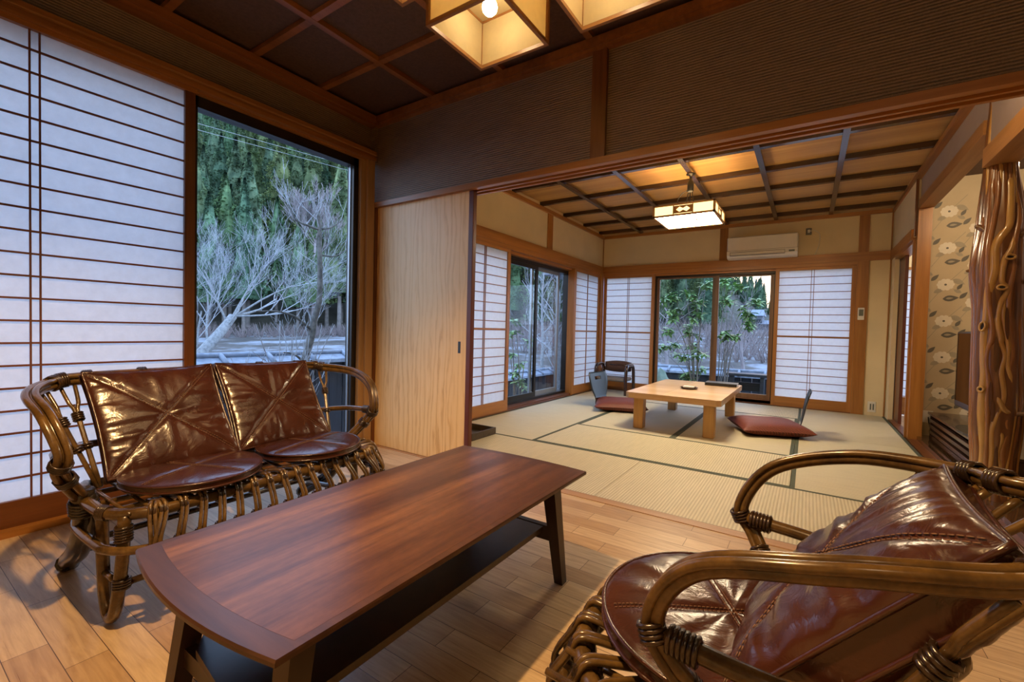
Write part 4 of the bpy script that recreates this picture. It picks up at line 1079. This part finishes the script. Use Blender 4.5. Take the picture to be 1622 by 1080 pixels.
def cedar_mat():
    m,nt,b=newmat('cedar_foliage'); oi=N(nt,'ShaderNodeObjectInfo'); v=coords(nt); f=noise_tex(nt,v,1.3,4,.7)
    c=ramp(nt,f,[(.28,(.070,.115,.072)),(.5,(.150,.225,.128)),(.75,(.27,.345,.20))])
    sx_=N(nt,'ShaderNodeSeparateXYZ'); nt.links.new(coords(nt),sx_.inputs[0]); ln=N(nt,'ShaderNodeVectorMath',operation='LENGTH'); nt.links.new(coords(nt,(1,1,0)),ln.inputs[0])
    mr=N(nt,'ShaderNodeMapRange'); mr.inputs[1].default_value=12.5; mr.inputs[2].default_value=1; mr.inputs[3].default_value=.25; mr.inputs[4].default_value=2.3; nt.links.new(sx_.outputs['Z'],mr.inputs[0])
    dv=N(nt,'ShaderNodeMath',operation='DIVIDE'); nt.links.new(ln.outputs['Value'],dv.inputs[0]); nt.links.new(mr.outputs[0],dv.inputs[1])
    c=mixc(nt,c,ramp(nt,dv.outputs[0],[(.40,(.16,.19,.20)),(.70,(.6,.62,.62)),(1.0,(1.3,1.3,1.25))]),1,'MULTIPLY')  # shade inside the crown painted into the colour: dark core, bright outer tufts
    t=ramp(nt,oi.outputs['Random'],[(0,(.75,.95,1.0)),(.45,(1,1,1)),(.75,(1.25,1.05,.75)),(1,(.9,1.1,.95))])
    nt.links.new(mixc(nt,c,t,1,'MULTIPLY'),b.inputs['Base Color']); b.inputs['Roughness'].default_value=.9; b.inputs['Specular IOR Level'].default_value=.1; return m
cedarM=cedar_mat(); barkM=plain('cedar_bark',(.34,.31,.29),.9,.3,3)
greyBark=plain('lichen_bark',(.36,.37,.37),.9,.3,25); twigM=plain('bare_twigs',(.46,.48,.51),.9,.2,6); redTwig=plain('brown_twigs',(.34,.30,.30),.9,.25,3)
def cedar(seed,H=12.5,zc=1.2,R=2.25,nt_=1300):
    rnd=random.Random(seed); cr_=MB(); tk=MB()
    tk.tube([(0,0,-1),(0,0,H*.5),(0,0,H*.95)],[.20,.13,.02],6)
    n=8
    for k in range(5):     # dark inner body
        pass
    vs=[];F=[]; L=7
    for i in range(L+1):
        t=i/L; z=zc+(H-zc)*t
        for k in range(9):
            a=2*PI*k/9; rr=R*.62*(1-t)**.75*(1+.25*rnd.uniform(-1,1)); vs.append((rr*math.cos(a),rr*math.sin(a),z))
    for i in range(L):
        for k in range(9): F.append((i*9+k,i*9+(k+1)%9,(i+1)*9+(k+1)%9,(i+1)*9+k))
    cr_.add(vs,F)
    for q in range(nt_):
        t=rnd.random()**1.05; z=zc+(H-zc)*t; Rz=R*(1-t)**.85*(.86+.22*math.sin(7*t*PI+seed))
        a=rnd.uniform(0,2*PI); rr=Rz*rnd.uniform(.62,1.05); s=rnd.uniform(.12,.27)*(1.1-.45*t)
        d=Vector((math.cos(a),math.sin(a),rnd.uniform(-.35,.35))).normalized(); sd=Vector((-d.y,d.x,rnd.uniform(-.4,.4))).normalized()
        c=Vector((rr*math.cos(a),rr*math.sin(a),z))
        cr_.add([c-d*s*.9,c+sd*s*.75-d*s*.1,c+d*s,c-sd*s*.75-d*s*.1],[(0,1,2,3)])
        u_=d.cross(sd); cr_.add([c-d*s*.5-u_*s*.5,c+d*s*.7-u_*s*.2,c+u_*s*.75],[(0,1,2)])
    return cr_,tk
protos=[]
CL='dense green cedar among the evergreens covering the hillside beyond the river field'
CF_='tall cedar with a pale bare lower trunk at the foot of the wooded hillside'
rnd=random.Random(3)
def mk_cedar(seed,lab,grp,**k):
    c_,t_=cedar(seed,**k); e=thing('cedar_tree',lab,'tree',(0,0,0),group=grp)
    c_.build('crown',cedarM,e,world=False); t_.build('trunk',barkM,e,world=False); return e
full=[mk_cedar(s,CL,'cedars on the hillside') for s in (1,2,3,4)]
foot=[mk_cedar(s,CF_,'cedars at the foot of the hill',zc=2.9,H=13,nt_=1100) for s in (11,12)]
first={}
def plant(proto,x,y,sc_,rz):
    o=proto if proto.name not in first else copy_tree(proto); first[proto.name]=1
    o.location=(x,y,terrain(x,y)[0]-.1); o.scale=(sc_,)*2+(sc_*rnd.uniform(.9,1.15),); o.rotation_euler.z=rz
spots=[(-33.5+3.2*math.cos(k*PI/4),20.7+3.2*math.sin(k*PI/4)) for k in range(8)]
def scatter(n,a0,a1,d0,d1,gap,protos_,smin=0,k_=1):
    k=0; tries=0
    while k<n and tries<9000:
        tries+=1; a=rnd.uniform(a0,a1); dd=math.sqrt(rnd.uniform(d0*d0,d1*d1)); x=2.83-math.sin(a)*dd; y=-2.29+math.cos(a)*dd
        s=terrain(x,y)[1]
        if s<=smin: continue
        if any((x-p)**2+(y-q)**2<gap*gap for p,q in spots): continue
        spots.append((x,y)); plant(rnd.choice(protos_),x,y,k_*rnd.uniform(.8,1.15),rnd.uniform(0,6)); k+=1
scatter(34,math.radians(50),math.radians(70.5),43.2,46.2,1.35,foot,-4)
scatter(148,math.radians(50.5),math.radians(70.5),46.8,110,3.1,full,.5)
scatter(34,math.radians(24),math.radians(36),51,84,2.3,full,-1)
scatter(44,math.radians(8.5),math.radians(20),64,98,2.3,full,-3,.85)
scatter(42,math.radians(.5),math.radians(9),122,175,2.2,full,1,.66)

bm_=MB(); rb_=random.Random(17)
for k in range(620):
    a=math.radians(rb_.choice((rb_.uniform(.5,20),rb_.uniform(22,37),rb_.uniform(48,71)))); dd=rb_.uniform(20,60) if a<.7 else rb_.uniform(36,41); x=2.83-math.sin(a)*dd; y=-2.29+math.cos(a)*dd; z=terrain(x,y)[0]-.1; hh=rb_.uniform(.5,1.5)*(1.3 if a<.7 else .8)
    for j in range(7):
        d=Vector((rb_.uniform(-.6,.6),rb_.uniform(-.6,.6),1)).normalized(); p=Vector((x,y,z)); q=p+d*hh*.5; e_=q+(d+Vector((rb_.uniform(-.4,.4),rb_.uniform(-.4,.4),0))).normalized()*hh*.5
        bm_.tube([p,q,e_],[.022,.015,.006],3,0,caps=False)
o=bm_.build('brushwood',plain('brushwood_stems',(.26,.21,.20),.9,.3,.5)); tag(o,'bare brown brushwood scattered over the frosted field',kind='stuff')
# bare branching trees
def grow(m,p,d,L,rad,lev,rnd,up=.15,spread=.75,mi=0,mint=.0018,n0=5,kids=(2,4)):
    k=4; pts=[p]; q=p.copy(); dd=d.copy()
    for i in range(k):
        dd=(dd+Vector((rnd.uniform(-1,1),rnd.uniform(-1,1),rnd.uniform(-.6,1)))*.17+Vector((0,0,up*.25))).normalized(); q=q+dd*L/k; pts.append(q.copy())
    rs=[max(mint,rad*(1-.5*i/k)) for i in range(k+1)]
    m.tube(pts,rs,n0 if rad>.01 else 3,0 if rad>.012 else 1,caps=False)
    if lev<=0: return
    for j in range(rnd.randint(*kids)):
        t=rnd.uniform(.35,1); i=min(k-1,int(t*k)); b=pts[i].lerp(pts[i+1],t*k-i)
        nd=(dd+Vector((rnd.uniform(-1,1),rnd.uniform(-1,1),rnd.uniform(-.5,.9)))*spread+Vector((0,0,up))).normalized()
        grow(m,b,nd,L*rnd.uniform(.58,.82),max(mint,rs[i]*.62),lev-1,rnd,up,spread,mi,mint,n0,kids)
rnd2=random.Random(1)
ch=thing('bare_cherry_tree','spreading bare cherry tree with white lichen branches behind the garden fence','tree',(-5.0,.6,-.6))
m=MB(); rnd2=random.Random(21)
tr_=cr([(-5,.30,-.7),(-5,.62,.10),(-5,.90,.50),(-5.05,1.12,.75),(-5.1,1.3,.98)],5); m.tube(tr_,[.105-.002*i for i in range(len(tr_))],9,0)
for (bx_,by_,bz_,dx_,dy_,dz_,L_,r_) in ((-5,.62,.12,.1,-.25,1,.8,.030),(-5.1,1.3,.98,.0,.45,1,1.0,.030),(-5.1,1.3,.98,-.2,1,.15,1.2,.034),(-5.05,1.1,.72,.2,.6,.9,1.0,.026),(-5,.9,.5,-.2,.1,1,1.0,.026),(-5.1,1.28,.95,.2,1,.55,1.3,.028),(-5.1,1.2,.9,-.1,-.35,1,1.0,.026),(-5.1,1.3,.98,.1,1,-.02,1.2,.026),(-5,.62,.12,.1,.2,1,1.1,.026),(-5,.2,-.3,.1,.1,1,1.4,.03),(-5,.2,-.3,.1,-.3,1,1.2,.03)):
    grow(m,Vector((bx_,by_,bz_)),Vector((dx_,dy_,dz_)).normalized(),L_*.86,r_*.75,5,rnd2,.04,.58,mint=.0012,kids=(2,4))
m.build('branches',[greyBark,twigM],ch)
pt=thing('bare_garden_tree','slim dark barked bare tree with a kinked trunk just outside the garden window','tree',(-1.4,.28,-.55))
m=MB(); rnd2=random.Random(5)
tk=cr([(-1.4,.27,-.55),(-1.4,.28,.1),(-1.4,.30,.47),(-1.4,.34,.64),(-1.4,.375,.78),(-1.4,.40,.92),(-1.4,.45,1.11),(-1.4,.46,1.33),(-1.4,.452,1.63),(-1.4,.448,1.85),(-1.4,.43,2.03)],4)
m.tube(tk,[.046-.00068*i for i in range(len(tk))],9,0)
mossM=plain('dark_tree_bark',(.15,.145,.13),.9,.45,22)
for pl,r_ in (([(-1.4,.44,1.86),(-1.4,.33,1.875),(-1.42,.22,1.905),(-1.44,.18,1.97),(-1.45,.13,2.08)],.014),([(-1.4,.46,1.87),(-1.4,.58,1.91),(-1.38,.72,2.03)],.012),([(-1.4,.47,1.60),(-1.4,.64,1.62),(-1.4,.80,1.73)],.011),([(-1.4,.385,.82),(-1.38,.28,.89),(-1.36,.15,.965),(-1.35,-.02,1.0),(-1.35,-.2,.99)],.017),([(-1.4,.30,.50),(-1.38,.18,.585),(-1.36,.06,.61)],.014)):
    q=cr(pl,4); m.tube(q,[r_*(1-.7*i/len(q)) for i in range(len(q))],6,0)
    for i in range(3,len(q)-1,2): grow(m,q[i],Vector((rnd2.uniform(-.4,.4),rnd2.uniform(-.6,.6),1)).normalized(),.22,.004,2,rnd2,.1,.8,mint=.0015,kids=(2,3))
for i in range(14,len(tk)-2,2): grow(m,tk[i],Vector((rnd2.uniform(-.3,.3),rnd2.uniform(-1,1),rnd2.uniform(.1,.9))).normalized(),.26,.006,2,rnd2,.1,.7,mint=.0015,kids=(2,3))
m.build('branches',[mossM,twigM],pt)
rb=thing('round_bare_tree','round topped bare tree standing before the evergreens on the hillside','tree',(-33.5,20.7,0)); rz_=terrain(-33.5,20.7)[0]; rb.location.z=rz_-.2
m=MB(); rnd2=random.Random(8); m.tube([(0,0,0),(0,.1,4),(.1,.1,8.4)],[.20,.16,.12],7,0)
for k in range(11): 
    a=2*PI*k/11; grow(m,Vector((.1,.1,6.6+.16*k)),Vector((math.cos(a)*.8,math.sin(a)*.8,.75)).normalized(),2.1,.05,5,rnd2,.16,.5,mint=.011,n0=4,kids=(2,4))
m.build('branches',[redTwig,redTwig],rb,world=False)
sprig=thing('bare_shrub','low bare shrub of thin arching shoots in front of the fence','shrub',(-.9,-.2,-.55))
m=MB(); rnd2=random.Random(31)
for k in range(16):
    y0_=rnd2.uniform(-.55,.35); p0=Vector((-.9+rnd2.uniform(-.1,.1),-.2+.3*rnd2.uniform(-1,1),-.55)); top=Vector((-.9+rnd2.uniform(-.2,.2),y0_,rnd2.uniform(.55,.95)))
    q=cr([p0,p0.lerp(top,.5)+Vector((0,rnd2.uniform(-.08,.08),.1)),top],5); m.tube(q,[.006-.0004*i for i in range(len(q))],5,0)
    for i in (5,7,8): grow(m,q[i],(q[i]-q[i-1]).normalized()+Vector((0,rnd2.uniform(-.7,.7),.2)),.16,.003,1,rnd2,.1,.7,mint=.0014,kids=(2,2))
m.build('shoots',[twigM,twigM],sprig)
for i_,(lab,x,y,hh,sd) in enumerate((('bare pale tree outside the sliding garden door',-1.2,5.4,2.9,41),('bare twiggy tree left of the leafy shrub beyond the back window',.2,7.9,2.6,44),('bare forked tree beyond the right back window pane',1.75,7.7,2.3,47),('tall bare tree further out beyond the sliding garden door',-3.4,8.6,4.2,52))):
    e=thing('bare_tree',lab,'tree',(x,y,-.55)); m=MB(); rnd2=random.Random(sd)
    q=cr([(0,0,0),(.04,0,hh*.25),(-.03,.03,hh*.5),(.02,0,hh*.72)],4); m.tube(q,[.05*(1-.045*i) for i in range(len(q))],7,0)
    for j in range(3,len(q)): 
        for _ in range(2 if hh>2.7 else 1): grow(m,q[j],Vector((rnd2.uniform(-1,1),rnd2.uniform(-.5,.5),rnd2.uniform(.4,1.2))).normalized(),hh*.22,.012,3,rnd2,.12,.6,mint=.0018,kids=(2,2))
    m.build('branches',[greyBark,twigM] if hh>2.7 else [redTwig,redTwig],e,world=False)

# leafy shrubs
leafM_=plain('shrub_leaves',(.22,.38,.125),.45,.45,9); leafM2=plain('dark_shrub_leaves',(.060,.135,.050),.4,.4,9); stemM=plain('shrub_stems',(.26,.24,.22),.9,.2,20)
def leafy(name,label,base,tips,mat_,seed,nl=16,L=.10,stems=3):
    e=thing(name,label,'shrub',base); rnd2=random.Random(seed); sm,lm=MB(),MB(); b=Vector(base)
    hubs=[b+Vector((rnd2.uniform(-.06,.06),rnd2.uniform(-.06,.06),0)) for _ in range(stems)]
    for tp in tips:
        tp=Vector(tp)+Vector((0,rnd2.uniform(-.25,.25),0)); h=rnd2.choice(hubs); mid_=Vector((h.x+(tp.x-h.x)*.25,h.y+(tp.y-h.y)*.3,h.z+(tp.z-h.z)*.6))
        q=cr([h,mid_,tp],5); sm.tube(q,[.011*(1-.07*i) for i in range(len(q))],5)
        for c in (tp,tp+Vector((rnd2.uniform(-.09,.09),rnd2.uniform(-.09,.09),rnd2.uniform(-.07,.05))),tp+Vector((rnd2.uniform(-.12,.12),rnd2.uniform(-.1,.1),rnd2.uniform(-.1,.02)))):
            for _ in range(nl):
                a=rnd2.uniform(0,2*PI); d=Vector((math.cos(a),math.sin(a),rnd2.uniform(-.75,.5))).normalized(); s=Vector((-d.y,d.x,rnd2.uniform(-.3,.3))).normalized(); n_=d.cross(s); l=L*rnd2.uniform(.7,1.15); w2=l*.16
                lm.add([c,c+d*l*.35+s*w2-n_*.004,c+d*l*.35-s*w2-n_*.004,c+d*l*.72+s*w2*.8-n_*.008,c+d*l*.72-s*w2*.8-n_*.008,c+d*l-n_*.03*l/.1*.6],[(0,2,1),(1,2,4,3),(3,4,5)])
    sm.build('stems',stemM,e); lm.build('leaves',mat_,e)
leafy('leafy_shrub','tall light green leafy shrub outside the left back window pane',(1.28,5.6,-.55),[(0.92,5.6,1.51),(1.08,5.6,1.59),(1.26,5.6,1.42),(1.36,5.6,1.19),(1.15,5.6,.87),(.87,5.6,.7),(.66,5.6,.61),(1.14,5.6,.52),(1.35,5.6,.3),(1.23,5.6,.13),(.84,5.6,.97),(.99,5.6,1.18),(1.42,5.6,1.7),(.71,5.6,1.46),(1.17,5.6,.23),(1.41,5.6,.56),(1.1,5.6,1.0),(1.2,5.6,.7),(.95,5.6,1.3)],leafM_,61,15,.145)
leafy('leafy_shrub','open leafy shrub with round leaf clusters outside the right back window pane',(1.62,6.0,-.55),[(1.95,6,1.2),(1.67,6,.94),(2.12,6,1.46),(1.65,6,1.52),(1.62,6,1.82),(1.84,6,1.68),(2.0,6,1.08),(1.77,6,.88),(1.9,6,1.35)],leafM_,67,17,.15,2)
leafy('leafy_shrub','small bright leafy shrub outside the sliding garden door',(-.7,3.15,-.55),[(-.7,3.11,.53),(-.7,3.23,.39),(-.7,3.07,.26),(-.7,3.29,.15),(-.7,3.13,1.0),(-.7,3.27,.71),(-.7,3.04,.85),(-.7,3.2,.0)],leafM_,71,10,.12)
leafy('low_evergreen_shrub','low dark evergreen shrub by the fence below the right back window pane',(2.5,6.3,-.55),[(2.4,6.3,-.15),(2.55,6.2,-.05),(2.7,6.3,-.1),(2.6,6.4,.02),(2.45,6.2,-.25),(2.75,6.2,-.25)],leafM2,77,22,.08,2)

# garden fences with tiled coping
fenceM=wood('dark_fence_boards',(.035,.038,.045),(.070,.075,.088),'z',.7); tileM=plain('grey_roof_tile',(.26,.30,.36),.45,.25,12)
def fence(label,p0,p1,ztop,zb=-.6):
    p0=Vector((p0[0],p0[1],0)); p1=Vector((p1[0],p1[1],0)); d=(p1-p0); L=d.length; d.normalize(); nrm=Vector((-d.y,d.x,0)); e=thing('garden_fence',label,'fence',(p0.x,p0.y,zb))
    def slab(m,a,b,w,z0,z1):
        P=[p0+d*a+nrm*w,p0+d*b+nrm*w,p0+d*b-nrm*w,p0+d*a-nrm*w]; vs=[p+Vector((0,0,z0)) for p in P]+[p+Vector((0,0,z1)) for p in P]
        m.add(vs,[(3,2,1,0),(4,5,6,7),(0,1,5,4),(1,2,6,5),(2,3,7,6),(3,0,4,7)])
    m=MB(); k=int(L/.18)
    for i in range(k): slab(m,L*i/k+.004,L*(i+1)/k-.004,.022+.004*(i%2),zb,ztop-.09)
    m.build('board_panel',fenceM,e)
    m=MB(); vs=[];F=[]
    prof=[(-.15,-.115),(-.14,-.075),(-.045,-.03),(0,-.012),(.045,-.03),(.14,-.075),(.15,-.115)]
    for s in (0,L):
        for w,z in prof: vs.append(p0+d*s+nrm*w+Vector((0,0,ztop+z)))
    n=len(prof); F=[(i,i+1,n+i+1,n+i) for i in range(n-1)]+[(0,n,2*n-1,n-1),tuple(range(n)),tuple(range(n,2*n))[::-1]]; m.add(vs,F)
    m.tube([p0+Vector((0,0,ztop)),p1+Vector((0,0,ztop))],.030,10); k=int(L/.42)
    for i in range(k+1):
        c=p0+d*(L*i/max(1,k)); 
        for sg in (-1,1): m.tube([c+Vector((0,0,ztop+.006)),c+nrm*sg*.07+Vector((0,0,ztop-.028)),c+nrm*sg*.158+Vector((0,0,ztop-.082))],.026,8)
    m.build('tile_coping',tileM,e); return e
fence('dark board fence with grey tiled coping outside the tall living room window',(-2.0,-1.6),(-2.0,3.0),.555)
fence('dark board fence with tiled coping outside the sliding garden door',(-2.0,3.2),(-2.0,6.95),.02)
fence('dark board fence with tiled coping across the view of the back window',(-2.0,7.0),(6.0,7.0),.215)
gb=thing('garden_bench','dark wooden bench on the terrace in front of the back fence','bench',(2.0,6.45,-.55)); dkw=wood('bench_wood',(.030,.032,.036),(.062,.064,.070),'x',.6)
MB().bbox(1.62,2.30,6.3,6.62,.17,.215,.004).build('seat',dkw,gb); 
for x in (1.70,2.18):
    MB().bbox(x,x+.06,6.33,6.59,-.58,.17,.004).build('leg',dkw,gb)
MB().bbox(1.76,2.18,6.55,6.58,-.1,.05,.003).build('rail',dkw,gb)
mossR=plain('mossy_stone',(.15,.19,.15),.95,.5,5,bmp=.5); paleR=plain('pale_green_stone',(.25,.36,.30),.95,.4,5,bmp=.5)
def rock(label,c,s,seed,mt):
    n,k=14,22; vs=[];F=[]
    for i in range(n+1):
        ph=PI*i/n
        for j in range(k):
            a=2*PI*j/k; d=Vector((math.sin(ph)*math.cos(a),math.sin(ph)*math.sin(a),math.cos(ph))); q=1+.38*mnoise.noise(d*1.5+Vector((seed,0,0)))+.16*mnoise.noise(d*4+Vector((0,seed,0)))
            vs.append((d.x*s[0]*q,d.y*s[1]*q,d.z*s[2]*q))
    for i in range(n):
        for j in range(k): F.append((i*k+j,(i+1)*k+j,(i+1)*k+(j+1)%k,i*k+(j+1)%k))
    m=MB(); m.add(vs,F,0,True); o=m.build('garden_rock',mt,loc=(0,0,0)); o.location=c; tag(o,label,'rock')
rock('large frosted garden rock at the lower left of the back window',(.80,5.25,-.30),(.34,.28,.50),1,paleR)
rock('pale garden rock below the right back window pane',(2.12,5.3,-.28),(.32,.24,.30),2,paleR)
rock('mossy garden rock right of the pale one below the back window',(2.62,5.35,-.22),(.30,.26,.30),3,mossR)

# far houses, pole, wires, neighbouring building
snowM=plain('snowy_roof',(.30,.33,.39),.9,.1,2); houseW=plain('house_wall',(.20,.21,.24),.9,.1,2); houseD=plain('house_dark',(.05,.055,.065),.8,.2,2)
def house(label,x,y,w,dp,h,rh):
    z=terrain(x,y)[0]; e=thing('farmhouse',label,'house',(x,y,z))
    MB().box(-w/2,w/2,-dp/2,dp/2,-.5,h).build('wall',houseW,e,world=False)
    m=MB(); v=[(-w*.58,-dp*.62,h),(w*.58,-dp*.62,h),(w*.58,dp*.62,h),(-w*.58,dp*.62,h),(-w*.5,0,h+rh),(w*.5,0,h+rh)]
    m.add(v,[(0,1,5,4),(2,3,4,5),(1,2,5),(3,0,4),(0,3,2,1)]); m.build('roof',snowM,e,world=False)
    for q in (-.3,0,.3): MB().box(w*q-.45,w*q+.45,-dp/2-.03,-dp/2+.02,h*.35,h*.75).build('window',houseD,e,world=False)
house('far two storey farmhouse with a frosted roof seen through the right back pane',-4.1,74,2.7,4,2.0,1.0)
house('low far house with a wide frosted roof right of the taller one',-.9,74,4.2,4,.8,.6)
poleM=plain('pole_concrete',(.09,.09,.10),.8,.1,4)
o=MB().tube([(0,0,-.5),(0,0,3.1)],.075,8).box(-.5,.5,-.04,.04,2.6,2.68).build('utility_pole',poleM); o.location=(-.36,30,terrain(-.36,30)[0]); tag(o,'dark utility pole in the frosted field beyond the back window','pole')
wm=plain('cable_grey',(.55,.58,.60),.6,.1,1)
for lab,dz in (('upper power line crossing in front of the wooded hill',0),('lower power line crossing in front of the wooded hill',-.28)):
    o=MB().tube([(-20,-6,9.2+dz),(-20,6.5,9.62+dz),(-20,14,10.2+dz),(-20,30,12+dz)],.008,4).build('power_line',wm); tag(o,lab,'cable')
nb=thing('neighbour_house','pale wall and eave of the neighbouring house at the edge of the sliding garden door','house',(-2.2,9.5,-.55))
MB().box(-2.98,-1.2,9.0,10.5,-.6,2.45).build('wall',plain('pale_blue_wall',(.42,.47,.55),.9,.06,2),nb)
m=MB(); v=[(-3.45,8.6,2.42),(-.9,8.6,2.42),(-.9,10.9,2.42),(-3.45,10.9,2.42),(-3.2,8.6,2.60),(-.9,8.6,3.0),(-.9,10.9,3.0),(-3.2,10.9,2.60)]
m.add(v,[(3,2,1,0),(4,5,6,7),(0,1,5,4),(1,2,6,5),(2,3,7,6),(3,0,4,7)]); m.build('roof',tileM,nb)

# ------------------------------------------------------------------ world
wd=bpy.data.worlds.new('dusk_sky'); bpy.context.scene.world=wd; wd.use_nodes=True; nt=wd.node_tree
bg=nt.nodes['Background']; tc=N(nt,'ShaderNodeTexCoord'); sp=N(nt,'ShaderNodeSeparateXYZ'); nt.links.new(tc.outputs['Generated'],sp.inputs[0])
sky=ramp(nt,sp.outputs['Z'],[(.0,(.60,.74,1.0)),(.10,(.58,.74,1.0)),(.5,(.46,.64,1.0)),(1,(.40,.59,1.0))])
dt=N(nt,'ShaderNodeVectorMath',operation='DOT_PRODUCT'); nt.links.new(tc.outputs['Generated'],dt.inputs[0]); g=Vector((-.10,.97,.17)).normalized(); dt.inputs[1].default_value=g
pf=N(nt,'ShaderNodeMapRange'); pf.inputs[1].default_value=.90; pf.inputs[2].default_value=1.0; nt.links.new(dt.outputs['Value'],pf.inputs[0])
cl_=noise_tex(nt,tc.outputs['Generated'],5,4)
skyc=mixc(nt,sky,(1.0,.72,.52),pf.outputs[0])
skyc=mixc(nt,skyc,ramp(nt,cl_,[(.35,(.85,.88,.95)),(.7,(1.1,1.08,1.05))]),.6,'MULTIPLY')
nt.links.new(skyc,bg.inputs['Color']); bg.inputs['Strength'].default_value=3.6

sc=bpy.context.scene
sc.view_settings.view_transform='Standard'; sc.view_settings.look='None'; sc.view_settings.exposure=0
sc.cycles.use_denoising=True; sc.cycles.max_bounces=8; sc.cycles.diffuse_bounces=4; sc.cycles.glossy_bounces=4; sc.cycles.transparent_max_bounces=12
sc.cycles.sample_clamp_indirect=6; sc.cycles.caustics_reflective=False; sc.cycles.caustics_refractive=False
